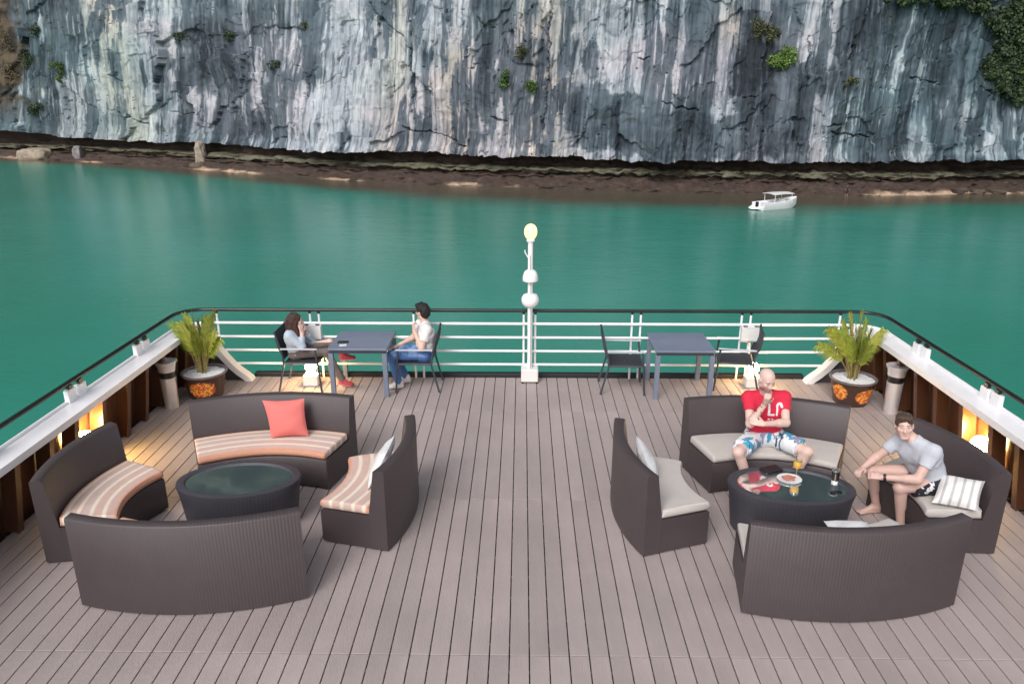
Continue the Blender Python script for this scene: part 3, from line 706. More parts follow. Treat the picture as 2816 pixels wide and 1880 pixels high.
# things on the right oval table
HT = .4856
t = thing('serving_plate', 'white plate of sliced food on the right glass table', 'plate', (2.62, 6.55, HT))
MB().lathe([(.001, 0), (.06, 0), (.115, .014), (.118, .018), (.11, .018), (.06, .008), (.001, .007)], 40, sx=1, sy=.9).build('plate', M['plate'], t)
fd = MB()
for i in range(16):
    a, r_ = random.random() * 6.28, .06 * math.sqrt(random.random()); Mx = Matrix.Translation((r_ * math.cos(a), r_ * math.sin(a), .013 + .004 * random.random() + i * .0006)) @ Matrix.Rotation(random.random() * 3, 4, 'Z') @ Matrix.Rotation(.25 * (random.random() - .5), 4, 'X')
    fd.obox(Mx, .045, .03, .005, .001)
stuff(fd.build('food_slices', M['food'], t, smooth=False))
t = thing('cocktail_glass', 'stemmed glass of orange juice with straw on the right table', 'drink', (2.715, 6.63, HT))
MB().lathe([(.001, 0), (.036, .001), (.034, .005), (.005, .012), (.005, .07), (.012, .078), (.001, .079)], 28).build('glass_stem', M['clear'], t)
MB().lathe([(.001, .0795), (.014, .08), (.030, .098), (.040, .13), (.042, .165), (.001, .166)], 28).build('juice', M['juice'], t)
MB().lathe([(.042, .1665), (.040, .195), (.038, .195), (.040, .1665)], 28).build('glass_rim', M['clear'], t)
MB().tube([(.01, 0, .10), (-.025, .01, .23), (-.045, .012, .245)], .003, 6).build('straw', M['blackpl'], t)
t = thing('tumbler', 'short tumbler of dark drink at the right end of the table', 'drink', (3.05, 6.52, HT))
MB().lathe([(.001, 0), (.030, 0), (.0315, .02), (.001, .021)], 28).build('glass_base', M['plate'], t)
MB().lathe([(.001, .0215), (.0318, .0215), (.0375, .115), (.001, .116)], 28).build('dark_drink', M['cola'], t)
MB().lathe([(.0376, .1165), (.0385, .14), (.0365, .14), (.0355, .1165)], 28).build('glass_rim', M['clear'], t)
ob = MB(); ob.obox(Matrix.Rotation(.35, 4, 'Z'), .20, .12, .03, .006); o = ob.build('leather_wallet', M['blackpl'], smooth=False); o.location = (2.50, 6.73, HT + .0155)
tag(o, 'dark folded leather wallet on the table before the bald man', 'wallet')
t = thing('sunglasses', 'folded black sunglasses on the right edge of the glass table', 'sunglasses', (2.98, 6.30, HT), R(15))
for xx in (-.033, .033): MB().lathe([(.001, .001), (.026, .002), (.027, .006), (.001, .007)], 18, xx, 0, 1, .75).build('lens', M['blackpl'], t)
MB().tube([(-.062, 0, .006), (0, .004, .009), (.062, 0, .006)], .0035, 6).build('bridge', M['blackpl'], t)
for sx in (-1, 1): MB().tube([(sx * .062, .004, .006), (sx * .055, .03, .004), (sx * -.03, .038, .004)], .003, 6).build('temple_arm', M['blackpl'], t)

# ------------------------------------------------------------------ dining tables and chairs
def dining_table(x, y, label):
    t = thing('dining_table', label, 'table', (x, y, 0), group='square slate dining tables')
    MB().box(-.41, .41, -.41, .41, .69, .72, .006).build('tabletop', M['slate'], t, smooth=False)
    MB().box(-.385, .385, -.385, .385, .645, .6895).build('apron', M['slatedark'], t, smooth=False)
    lm = None
    for a in (-1, 1):
        for b in (-1, 1):
            if lm is None: o = MB().box(-.032, .032, -.032, .032, 0, .644, .004).build('leg', M['slate'], t, smooth=False); lm = o.data
            else: o = link('leg', lm, t)
            o.location = (a * .372, b * .372, 0)
dining_table(-2.265, 10.12, 'square slate table between the woman and the man in jeans')
dining_table(2.245, 10.09, 'square slate table with two empty chairs at the right')

def make_chair():
    t = bpy.data.objects.new('dining_chair', None); C.objects.link(t); t.empty_display_size = .1
    MB().box(-.235, .235, -.20, .245, .415, .435, .006).build('seat', M['sling'], t, smooth=False)
    sf = MB()
    for a in (-1, 1): sf.tube([(a * .245, -.22, .425), (a * .245, .26, .425)], .015, 8)
    sf.tube([(-.245, .252, .425), (.245, .252, .425)], .015, 8); sf.tube([(-.245, -.21, .425), (.245, -.21, .425)], .015, 8)
    sf.build('seat_frame', M['slatedark'], t)
    vs = []
    for i in range(9):
        f = i / 8; z = .48 + .40 * f; y = -.225 - .10 * f - .025 * math.sin(f * math.pi)
        for x in (-.225, .225):
            for dy in (-.007, .007): vs.append((x, y + dy, z))
    fs = []
    for i in range(8):
        a = i * 4; b = a + 4
        fs += [(a, a + 2, b + 2, b), (a + 1, b + 1, b + 3, a + 3), (a, b, b + 1, a + 1), (a + 2, a + 3, b + 3, b + 2)]
    fs += [(0, 1, 3, 2), (32, 34, 35, 33)]
    MB().add(vs, fs).build('backrest', M['sling'], t)
    for a in (-1, 1):
        MB().tube([(a * .245, -.33, 0), (a * .245, -.23, .40), (a * .24, -.235, .52), (a * .235, -.325, .89)], .0145, 8).build('rear_leg', M['slatedark'], t)
        MB().tube([(a * .262, .285, 0), (a * .262, .255, .42), (a * .262, .235, .632)], .0145, 8).build('front_leg', M['slatedark'], t)
        MB().box(a * .262 - .022, a * .262 + .022, -.255, .27, .634, .652, .006).build('armrest', M['armrest'], t, smooth=False)
    return t
proto = make_chair()
def place(o, x, y, rz, label):
    o.location = (x, y, 0); o.rotation_euler = (0, 0, rz); tag(o, label, 'chair', 'dark armchairs at the bow tables')
chairs = [(-3.14, 10.17, -R(90), 'dark armchair on which the long-haired woman sits'), (-1.50, 10.15, R(90), 'dark armchair on which the man in jeans sits'),
          (1.46, 10.10, -R(92), 'empty dark armchair on the left of the right dining table'), (3.09, 10.22, R(78), 'empty dark armchair turned slightly, behind the bald man')]
for i, a in enumerate(chairs):
    if i == 0: o = proto
    else:
        o = proto.copy(); C.objects.link(o)
        for ch in list(proto.children):
            c_ = ch.copy(); C.objects.link(c_); c_.parent = o
    place(o, *a)
o = MB().box(-.075, .075, -.04, .04, 0, .012, .003).build('phone', M['blackpl'], smooth=False); o.location = (-2.52, 9.99, .7205); o.rotation_euler = (0, 0, R(4)); tag(o, 'dark flat phone on the slate table beside the woman', 'phone')
o = MB().box(-.05, .05, -.035, .035, 0, .006, .002).build('paper_napkin', M['whitecloth'], smooth=False); o.location = (-2.49, 9.86, .7205); o.rotation_euler = (0, 0, R(12)); tag(o, 'small white paper napkin near the slate table front edge', 'napkin')

# ------------------------------------------------------------------ ash bins
def bin_(x, y, label):
    t = thing('ash_bin', label, 'ash bin', (x, y, 0), group='steel ash bins')
    MB().lathe([(.001, 0), (.088, .001), (.09, .02), (.105, .44), (.001, .441)], 36).build('bin_body', M['steel'], t)
    MB().lathe([(.098, .4415), (.100, .525)], 36).build('slot_band', M['blackpl'], t)
    MB().lathe([(.10, .5255), (.110, .53), (.118, .60), (.142, .655), (.145, .665), (.135, .668), (.125, .645), (.001, .635)], 36).build('ashtray_top', M['steel'], t)
bin_(-4.755, 9.34, 'tall steel ash bin beside the left palm pot')
bin_(4.945, 9.30, 'tall steel ash bin beside the right palm pot')

# ------------------------------------------------------------------ potted palms
def palm(x, y, label, seed, lean, motifs, nf, spread, leafl):
    rg = random.Random(seed)
    t = thing('potted_palm', label, 'potted plant', (x, y, 0), group='potted palms by the bow')
    prof = [(.001, 0), (.215, 0), (.225, .02), (.262, .20), (.285, .31), (.30, .335), (.312, .35), (.31, .365), (.295, .37), (.28, .362), (.272, .33)]
    fine = []
    for (a, b), (c_, d_) in zip(prof[:-1], prof[1:]):
        k = max(1, int(math.hypot(c_ - a, d_ - b) / .012))
        for q in range(k): fine.append((a + (c_ - a) * q / k, b + (d_ - b) * q / k))
    fine.append(prof[-1]); mb = MB().lathe(fine, 120)
    P = np.array(mb.v); ang = np.arctan2(P[:, 1], P[:, 0]); col = np.tile(np.array([.05, .026, .02]), (len(P), 1))
    for ac, zc, ra, rz_ in motifs:
        da = (ang - ac + math.pi) % (2 * math.pi) - math.pi
        f_ = np.hypot(da / ra, (P[:, 2] - zc) / rz_) + (fbm(ang * 9 + 50, P[:, 2] * 30 + 5, seed, 3) - .5) * .5
        m_ = sstep(1.05, .9, f_) * (np.hypot(P[:, 0], P[:, 1]) > .2)
        n_ = fbm(ang * 14 + 90, P[:, 2] * 55, seed + 3, 3)[:, None]
        oc = np.array([.42, .07, .02]) * (1 - sstep(.42, .6, n_)) + np.array([.85, .40, .08]) * sstep(.42, .6, n_)
        col = col * (1 - m_[:, None]) + oc * m_[:, None]
    rim = sstep(.335, .345, P[:, 2])[:, None]; col = col * (1 - rim) + np.array([.16, .14, .14]) * rim
    mb.build('pot', M['pot'], t, col=col, angle=50)
    g = MB().lathe([(.001, .345), (.1, .343), (.2, .338), (.274, .333)], 40)
    g.v = [(a, b, c_ + .008 * math.sin(a * 90) * math.sin(b * 83)) for a, b, c_ in g.v]; g.build('gravel', M['gravel'], t)
    for i in range(nf):
        a = rg.random() * 6.283; r0 = .02 + .06 * rg.random(); h = .30 + .35 * rg.random(); tilt = spread[0] + spread[1] * rg.random() * (.4 + .6 * (i % 3) / 2)
        d = Vector((math.cos(a) + lean[0], math.sin(a) * .8 + lean[1], 0)); base = Vector((r0 * math.cos(a), r0 * math.sin(a), .335))
        pts = [base]; Lr = .46 + .46 * rg.random(); steps = 12; dirv = Vector((d.x * tilt * .5, d.y * tilt * .5, 1)).normalized()
        for q in range(steps):
            dirv = (dirv + Vector((d.x * 1.1, d.y * 1.1, -.75)) * tilt * .13).normalized(); pts.append(pts[-1] + dirv * Lr / steps)
        k = 5
        st = MB().tube(pts[:k + 1], [.011, .010, .009, .008, .007, .006], 6).build('stem', M['stem'], t)
        lv, lf, lc = [], [], []
        hue = rg.random()
        for q in range(k, steps + 1):
            for half in (0, .33, .67):
                if q == steps and half: continue
                p0 = pts[q] + (pts[min(q + 1, steps)] - pts[q]) * half; ax = (pts[min(q + 1, steps)] - pts[q - 1]).normalized()
                f_ = (q + half - k) / (steps - k); ll = leafl * (1 - .5 * f_) * (.65 + .35 * math.sin(min(1, f_ * 3) * 1.57))
                sd = ax.cross(Vector((math.cos(a + 1.2), math.sin(a + 1.2), .2))).normalized()
                for s_ in (-1, 1):
                    od = (ax * .95 + sd * s_ * .85 + Vector((rg.uniform(-.15, .15), rg.uniform(-.15, .15), .08))).normalized(); wd = od.cross(sd.cross(ax)).normalized() * .0115
                    pm_ = p0 + od * ll * .55; tip = p0 + od * ll + Vector((0, 0, -.09 * ll / .2))
                    o_ = len(lv); lv += [p0 - wd * .5, p0 + wd * .5, pm_ + wd, tip, pm_ - wd]; lf += [(o_, o_ + 1, o_ + 2, o_ + 3, o_ + 4)]
                    vv = .75 + .5 * rg.random(); cc = np.array([.17, .25, .03]) * (1 - hue) + np.array([.30, .30, .04]) * hue
                    lc += [cc * vv] * 5
        fr = MB().add(lv, lf); fr.tube(pts[k:], [.005] * (steps + 1 - k), 5)
        lc += [np.array([.26, .24, .06])] * (len(fr.v) - len(lc))
        fr.build('frond', M['leaf'], t, col=np.array(lc), smooth=False)
palm(-4.45, 9.77, 'potted palm with narrow yellow-green fronds in the left bow corner', 3, (.05, .1), [(R(-80), .17, .75, .115), (R(170), .2, .4, .10)], 20, (.05, .30), .20)
palm(4.555, 9.66, 'potted palm with wide fan of fronds in the right bow corner', 8, (-.05, .1), [(R(-62), .165, .62, .115), (R(-150), .2, .42, .11)], 20, (.06, .42), .22)

# ------------------------------------------------------------------ white boat by the shore
BX, BY, BR = 32.85, 97.6, R(26)
bt = thing('motorboat', 'small white motorboat with flat canopy moored off the cliff', 'boat', (BX, BY, -10.4), BR)
bt.scale = (1.14, 1.14, 1.1)
Lh, n = 5.6, 20
sec = []
for i in range(n + 1):
    f = i / n; x = -Lh / 2 + Lh * f
    bw = 1.02 * (1 - max(0, (f - .45) / .55) ** 2.4) + .02; sheer = .78 + .40 * f ** 2; keel = -.25 + .75 * max(0, (f - .62) / .38) ** 2
    sec.append([(x, -bw, sheer), (x + .02, -bw * .97, sheer * .55 + .02), (x, -bw * .72, keel * .5 + .02), (x, 0, keel), (x, bw * .72, keel * .5 + .02), (x + .02, bw * .97, sheer * .55 + .02), (x, bw, sheer),
                (x, bw * .86, sheer + .03), (x, bw * .80, sheer - .02), (x, bw * .74, .30 + .3 * f), (x, -bw * .74, .30 + .3 * f), (x, -bw * .80, sheer - .02), (x, -bw * .86, sheer + .03)])
vs = [q for s_ in sec for q in s_]; kk = 13; fs = []
for i in range(n):
    for j in range(kk): fs.append((i * kk + j, (i + 1) * kk + j, (i + 1) * kk + (j + 1) % kk, i * kk + (j + 1) % kk))
fs += [tuple(range(kk)), tuple(n * kk + j for j in reversed(range(kk)))]
MB().add(vs, fs).build('hull', M['white'], bt, angle=45)
cp = MB(); nx_ = 8
vs = []
for i in range(nx_ + 1):
    for j in range(7):
        a, b = i / nx_, j / 6; vs.append((-1.45 + 2.9 * a, -.95 + 1.9 * b, 1.72 + .10 * math.sin(math.pi * b) + .04 * math.sin(math.pi * a)))
m_ = len(vs); vs += [(a, b, c - .05) for a, b, c in vs]; gf = [tuple(int(k) for k in q) for q in grid_faces(nx_ + 1, 7)]
edge = [i * 7 for i in range(nx_ + 1)]; fs = gf + [tuple(m_ + k for k in reversed(q)) for q in gf]
bd = [j for j in range(7)] + [i * 7 + 6 for i in range(1, nx_ + 1)] + [nx_ * 7 + j for j in range(5, -1, -1)] + [i * 7 for i in range(nx_ - 1, 0, -1)]
fs += [(bd[i], m_ + bd[i], m_ + bd[(i + 1) % len(bd)], bd[(i + 1) % len(bd)]) for i in range(len(bd))]
cp.add(vs, fs).build('canopy', M['offwhite'], bt, angle=60)
for xx in (-1.2, 1.2):
    for yy in (-.78, .78): MB().tube([(xx + (.25 if xx > 0 else 0), yy, .6), (xx, yy * 1.05, 1.73)], .03, 8).build('canopy_pole', M['white'], bt)
MB().box(.35, .85, -.35, .35, .40, 1.12, .05).build('console', M['offwhite'], bt, smooth=False)
for xx in (-.55, -1.65): MB().box(xx - .25, xx + .25, -.68, .68, .36, .66, .04).build('seat', M['armrest'], bt, smooth=False)
MB().box(1.5, 2.1, -.45, .45, .52, .80, .04).build('bow_locker', M['offwhite'], bt, smooth=False)
ob_ = MB().box(-3.12, -2.84, -.16, .16, .30, .92, .05); ob_.box(-3.05, -2.9, -.07, .07, -.5, .30, .02)
ob_.build('outboard_motor', M['blackpl'], bt, smooth=False)
MB().add([(-2.84, -.55, .16), (-3.55, .25, .10), (-3.50, .75, .12), (-2.84, .85, .16), (-2.84, -.55, .40), (-3.5, .3, .26), (-3.45, .75, .26), (-2.84, .85, .5)], [(0, 1, 2, 3), (7, 6, 5, 4), (0, 4, 5, 1), (1, 5, 6, 2), (2, 6, 7, 3), (3, 7, 4, 0)]).build('swim_platform', M['white'], bt, smooth=False)

# ------------------------------------------------------------------ boulders at the water's edge
def spot(u, out, z):
    i = int(np.argmin(np.abs(cu - u))); return (cx_[i] + cnx[i] * out, cy_[i] + cny[i] * out, z)
def boulder(u, out, z, r, sc, seed, label, c, name='boulder', grp='rocks along the shore'):
    n = 28; th, ph = np.meshgrid(np.linspace(0, math.pi, n), np.linspace(0, 2 * math.pi, 2 * n), indexing='ij')
    d = np.stack([np.sin(th) * np.cos(ph), np.sin(th) * np.sin(ph), np.cos(th)], -1)
    nz_ = .55 * fbm(d[..., 0] * 1.7 + 10 + seed, d[..., 1] * 1.7 + d[..., 2] * 2.3 + 20, seed, 4) + .45 * fbm(d[..., 1] * 2 + 30, d[..., 2] * 2 + d[..., 0] + 9, seed + 5, 4)
    rr = r * (.45 + 1.1 * nz_); rr[:, -1] = rr[:, 0]; rr[0] = rr[0].mean(); rr[-1] = rr[-1].mean()
    P = d * rr[..., None] * np.array(sc)
    P = np.where(np.abs(P) > .75 * r * np.array(sc), np.sign(P) * (.75 * r * np.array(sc) + (np.abs(P) - .75 * r * np.array(sc)) * .35), P)
    col = np.tile(np.array(lin(*c)), (n * 2 * n, 1)) * (.55 + .9 * fbm(P[..., 0] * 1.2 + 40, P[..., 2] * 2 + P[..., 1], seed + 9, 4)).reshape(-1, 1)
    o = np_mesh(name, P.reshape(-1, 3), grid_faces(n, 2 * n)[:, ::-1], M['rock'], col=col); o.location = spot(u, out, z)
    return tag(o, label, 'rock', grp)
boulder(85, .6, -9.6, 3.0, (1.35, .8, .62), 3, 'large flat-topped boulder at the far left waterline', (150, 138, 122))
boulder(437, 3.2, -7.9, 1.9, (.62, .7, 1.55), 5, 'pale pillar of rock standing under the left overhang', (146, 136, 122))
boulder(446, 1.2, -9.9, 1.3, (1.3, .8, .55), 8, 'low dark rubble at the foot of the pale pillar', (92, 80, 68))
boulder(180, 1.6, -8.9, 1.5, (.7, .8, 1.2), 13, 'grey upright rock right of the large left boulder', (130, 126, 126))
boulder(560, .3, -10.25, 1.2, (1.9, .8, .28), 11, 'low pale slab at the left waterline', (168, 146, 124))
boulder(1075, .4, -10.2, .8, (2.2, .9, .35), 17, 'flat pale rock at the middle of the waterline', (166, 146, 124))
boulder(2205, .9, -9.95, 1.0, (1.2, .8, .6), 21, 'dark rock at the right end of the sand strip', (72, 62, 54))
boulder(2245, .6, -10.1, .9, (1.2, .8, .5), 25, 'small brown rock right of the sand strip', (90, 78, 66))
boulder(2290, .5, -10.15, .8, (1.5, .8, .45), 29, 'lowest rock at the far right waterline', (84, 74, 62))

# ------------------------------------------------------------------ plants on the cliff
def leaves(blobs, nl, size, cols, seed):
    rg = np.random.default_rng(seed); P = []; Cc = []
    w = np.array([b[3] ** 2 for b in blobs]); w = w / w.sum(); cnt = rg.multinomial(nl, w)
    for (x, y, z, r, *q), k in zip(blobs, cnt):
        sq = q[0] if q else .8
        d = rg.normal(size=(k, 3)); d /= np.linalg.norm(d, axis=1)[:, None]; rad = r * (.35 + .65 * rg.random(k) ** .45) * (1 + .25 * np.sin(d[:, 0] * 7 + seed) * np.cos(d[:, 2] * 6))
        c = d * rad[:, None] * np.array([1, 1, sq]) + np.array([x, y, z])
        t = rg.normal(size=(k, 3)); t /= np.linalg.norm(t, axis=1)[:, None]
        nrm = d + rg.normal(size=(k, 3)) * .6 + np.array([0, 0, .5]); b = np.cross(nrm, t); b /= np.linalg.norm(b, axis=1)[:, None]; t = np.cross(b, nrm); t /= np.linalg.norm(t, axis=1)[:, None]
        s = size * (.6 + .8 * rg.random(k))[:, None]
        P.append(np.stack([c - t * s, c - b * s * .55 + t * s * .1, c + t * s, c + b * s * .55 + t * s * .1], 1))
        ci = rg.random(k)[:, None]; bl = rg.random() * .5 + .75
        base = (np.array(cols[0]) * (1 - ci) + np.array(cols[1]) * ci) * bl
        Cc.append(np.repeat(base[:, None], 4, 1))
    P = np.concatenate(P).reshape(-1, 3); return P, np.arange(len(P)).reshape(-1, 4), np.concatenate(Cc).reshape(-1, 3)
GRN = ((.035, .075, .018), (.085, .15, .03)); OLV = ((.05, .06, .022), (.10, .105, .035)); DRK = ((.018, .036, .016), (.045, .075, .024)); DRY = ((.12, .09, .05), (.20, .16, .09)); LIT = ((.07, .14, .02), (.15, .24, .045))
def cliff_at(u, py):
    i = int(np.argmin(np.abs(cu - u))); f = 1 - py / 355.; z = czb[i] + (np.interp(u, SH[:, 0], SH[:, 4]) - czb[i]) * f
    out = float(np.interp(z, cliffZ[:, i], cliffO[:, i])); return np.array([cx_[i] + cnx[i] * (out - .3), cy_[i] + cny[i] * (out - .3), z]), np.array([cnx[i], cny[i], 0])
def bush(u, py, rx, rz_, cols, label, seed, nl=900, size=.16, cat='shrub', name='cliff_shrub', trunk=True, fwd=.0, nb=8):
    p0, nv = cliff_at(u, py); px = 1 / 15.; rg = random.Random(seed)
    t = thing(name, label, cat, tuple(p0), group='plants growing on the cliff')
    blobs = []
    for i in range(nb):
        a = rg.random() * 6.28; q = .1 + .95 * rg.random() ** .6
        blobs.append((rx * px * q * math.cos(a) * .8, -.2 - fwd - .4 * rg.random(), rz_ * px * q * math.sin(a) * .8, .46 * min(rx, rz_) * px * (.7 + .6 * rg.random()) + .12, .85))
    V, F, c = leaves(blobs, nl, size, cols, seed)
    np_mesh('crown', V, F, M['foliage'], t, col=c, smooth=False)
    if trunk:
        tr = MB().tube([(.1, 1.2, -rz_ * px * .75), (0, .2, -rz_ * px * .45), (.05, -.25, 0)], [.10, .07, .04], 7)
        for k in range(3): tr.tube([(.02, -.05, -rz_ * px * .25), (rx * px * (.5 - .45 * k), -.35, rz_ * px * .3)], [.05, .02], 5)
        tr.build('trunk', M['trunk'], t)
bush(1782, 128, 34, 30, LIT, 'bright green bush on the right half of the cliff', 1, 1500)
bush(1735, 58, 32, 26, OLV, 'olive shrub just above the bright green bush', 2, 1100)
bush(1150, 172, 16, 20, GRN, 'small green tuft on the middle of the cliff, upper of two', 3, 600)
bush(1208, 192, 20, 15, GRN, 'small green tuft on the middle of the cliff, lower of two', 4, 600)
bush(1185, 110, 14, 20, OLV, 'faint olive tuft above the two middle green tufts', 5, 350)
bush(150, 182, 24, 36, GRN, 'narrow green shrub on the left of the cliff', 6, 1100)
bush(100, 78, 22, 24, DRK, 'dim green shrub near the upper left corner', 7, 600)
bush(65, 160, 28, 28, DRK, 'dark shrub at the edge of the brown left corner', 8, 800)
bush(85, 285, 34, 26, DRK, 'dark shrub hanging over the large left boulder', 9, 1000)
bush(520, 78, 17, 20, DRK, 'dark tuft high on the left third of the cliff', 10, 400)
bush(415, 88, 22, 20, DRK, 'grey-green tuft left of the dark high tuft', 11, 280)
bush(612, 150, 16, 15, DRK, 'small dark tuft below the grey pillar streak', 12, 380)
bush(675, 56, 16, 12, OLV, 'small olive tuft near the top, left of centre', 13, 300)
bush(1935, 175, 14, 10, OLV, 'tiny olive tuft on a crack right of the bright bush', 14, 220)
bush(20, 90, 34, 60, DRY, 'dry brown scrub in the upper left corner', 15, 700)
bush(28, 200, 30, 40, DRY, 'tan dry scrub at the left edge of the cliff', 16, 600)
for u_, py_, rx_, rz2, cl, lb, sd in [(2276, 46, 72, 62, DRK, 'dark green tree at the upper right corner of the cliff', 21), (2345, 120, 55, 66, GRN, 'mid green tree lower at the right edge of the cliff', 22), (2272, 140, 40, 62, DRK, 'dark hanging tree left of the mid green one', 23),
                                     (2352, 15, 50, 50, GRN, 'lighter green tree in the very top right corner', 24), (2170, -2, 80, 26, DRK, 'low dark tree along the top edge at right', 25), (2055, -8, 75, 18, DRK, 'thin dark scrub along the top edge, right of centre', 26), (2400, 60, 60, 80, DRK, 'dark tree cut by the right edge of the view', 27), (2318, 200, 36, 26, DRK, 'small dark bush below the right corner trees', 28)]:
    bush(u_, py_, rx_, rz2, cl, lb, sd, 5200 if rx_ > 30 else 1200, .24, 'tree', 'cliff_tree', fwd=.8, nb=14)

# ------------------------------------------------------------------ people: signed distance bodies turned into one surface
class SDF:
    def __init__(s, h=.006, pad=.03): s.pr = []; s.h = h; s.pad = pad
    def cone(s, a, b, r1, r2=None, k=.02, col=None, clip=None, op=1):
        s.pr.append(('c', np.array(a, float), np.array(b, float), r1, r1 if r2 is None else r2, k, col, clip, op)); return s
    def ell(s, c, B, r, k=.02, col=None, op=1):
        s.pr.append(('e', np.array(c, float), np.array(B, float), np.array(r, float), None, k, col, None, op)); return s
    def dist(s, q, P):
        if q[0] == 'c':
            _, a, b, r1, r2, k, col, clip, op = q; ab = b - a; L2 = ab @ ab + 1e-12
            t = np.clip(((P - a) @ ab) / L2, 0, 1); d = np.linalg.norm(P - a - t[..., None] * ab, axis=-1) - (r1 + (r2 - r1) * t)
            if clip is not None:
                for (pc, nc) in clip: d = np.maximum(d, (P - np.array(pc)) @ np.array(nc))
            return d
        _, c, B, r, _, k, col, _, op = q; l = (P - c) @ B.T
        k0 = np.linalg.norm(l / r, axis=-1); k1 = np.linalg.norm(l / r ** 2, axis=-1) + 1e-9; return k0 * (k0 - 1) / k1
    def bb(s, q):
        if q[0] == 'c': R_ = max(q[3], q[4]); return np.minimum(q[1], q[2]) - R_, np.maximum(q[1], q[2]) + R_
        R_ = q[3].max(); return q[1] - R_, q[1] + R_
    def mesh(s, noise=0., nf=20., clip=None, seed=0):
        h = s.h; bbs = [s.bb(q) for q in s.pr if q[8] > 0]; lo = np.min([b[0] for b in bbs], 0) - s.pad; hi = np.max([b[1] for b in bbs], 0) + s.pad
        n = np.ceil((hi - lo) / h).astype(int) + 1; F = np.full(n, .3, np.float32)
        for q in s.pr:
            b0, b1 = s.bb(q); m = q[5] + 4 * h; i0 = np.maximum(((b0 - m - lo) / h).astype(int), 0); i1 = np.minimum(((b1 + m - lo) / h).astype(int) + 2, n)
            if (i1 <= i0).any(): continue
            g = np.stack(np.meshgrid(*[lo[a] + h * np.arange(i0[a], i1[a]) for a in range(3)], indexing='ij'), -1)
            d = s.dist(q, g).astype(np.float32); sub = F[i0[0]:i1[0], i0[1]:i1[1], i0[2]:i1[2]]; k = q[5]
            if q[8] > 0:
                hh = np.maximum(k - np.abs(sub - d), 0) / k; sub[...] = np.minimum(sub, d) - hh * hh * k * .25
            else:
                d = -d; hh = np.maximum(k - np.abs(sub - d), 0) / k; sub[...] = np.maximum(sub, d) + hh * hh * k * .25
        if noise or clip is not None:
            g = np.stack(np.meshgrid(*[lo[a] + h * np.arange(n[a]) for a in range(3)], indexing='ij'), -1)
            if noise:
                rg = np.random.default_rng(seed); w = 0
                for i in range(6):
                    kv = rg.normal(size=3); kv = kv / np.linalg.norm(kv) * nf * (1 + .5 * i); w = w + np.sin(g @ kv + rg.random() * 6) / (1 + .4 * i)
                F += (noise * .5 * w).astype(np.float32)
            if clip is not None:
                for pc, nc in clip: F = np.maximum(F, ((g - np.array(pc)) @ np.array(nc)).astype(np.float32))
        F[0] = F[-1] = .3; F[:, 0] = F[:, -1] = .3; F[:, :, 0] = F[:, :, -1] = .3
        I = F < 0; cor = [(i, j, k) for i in (0, 1) for j in (0, 1) for k in (0, 1)]; sl = lambda o: I[o[0]:I.shape[0] - 1 + o[0], o[1]:I.shape[1] - 1 + o[1], o[2]:I.shape[2] - 1 + o[2]]
        an = np.zeros(tuple(n - 1), bool); al = np.ones(tuple(n - 1), bool)
        for o in cor: an |= sl(o); al &= sl(o)
        cells = np.argwhere(an & ~al); idx = np.full(tuple(n - 1), -1, np.int32); idx[tuple(cells.T)] = np.arange(len(cells))
        acc = np.zeros((len(cells), 3)); cnt = np.zeros(len(cells))
        for o in cor:
            for a in range(3):
                if o[a]: continue
                o2 = list(o); o2[a] = 1; c1, c2 = cells + np.array(o), cells + np.array(o2); v1, v2 = F[tuple(c1.T)], F[tuple(c2.T)]
                x = (v1 < 0) != (v2 < 0); t = np.where(x, v1 / np.where(x, v1 - v2, 1), 0); acc += np.where(x[:, None], np.array(o) + (np.array(o2) - np.array(o)) * t[:, None], 0); cnt += x
        V = lo + h * (cells + acc / cnt[:, None]); Q = []
        for a in range(3):
            b, c = (a + 1) % 3, (a + 2) % 3
            s1 = [slice(None)] * 3; s2 = [slice(None)] * 3; s1[a] = slice(0, -1); s2[a] = slice(1, None); A_, B_ = I[tuple(s1)], I[tuple(s2)]
            for fl in (0, 1):
                e = np.argwhere((A_ & ~B_) if not fl else (~A_ & B_)); e = e[(e[:, b] > 0) & (e[:, c] > 0)]
                eb, ec = np.eye(3, dtype=int)[b], np.eye(3, dtype=int)[c]
                q = np.stack([idx[tuple((e - eb - ec).T)], idx[tuple((e - ec).T)], idx[tuple(e.T)], idx[tuple((e - eb).T)]], 1)
                Q.append(q if not fl else q[:, ::-1])
        F_ = np.concatenate(Q); return V, F_[(F_ >= 0).all(1)]
    def colours(s, V, base):
        best = np.full(len(V), 1e9); col = np.tile(np.array(base, float), (len(V), 1))
        for q in s.pr:
            if q[8] < 0: continue
            d = s.dist(q, V); m = d < best; best[m] = d[m]; col[m] = q[6] if q[6] is not None else base
        return col

def U_(v): v = np.array(v, float); return v / np.linalg.norm(v)
def frame(f, up=(0, 0, 1)):
    f = U_(f); r = U_(np.cross(f, up)); return np.stack([r, f, np.cross(r, f)])       # rows: right, forward, up

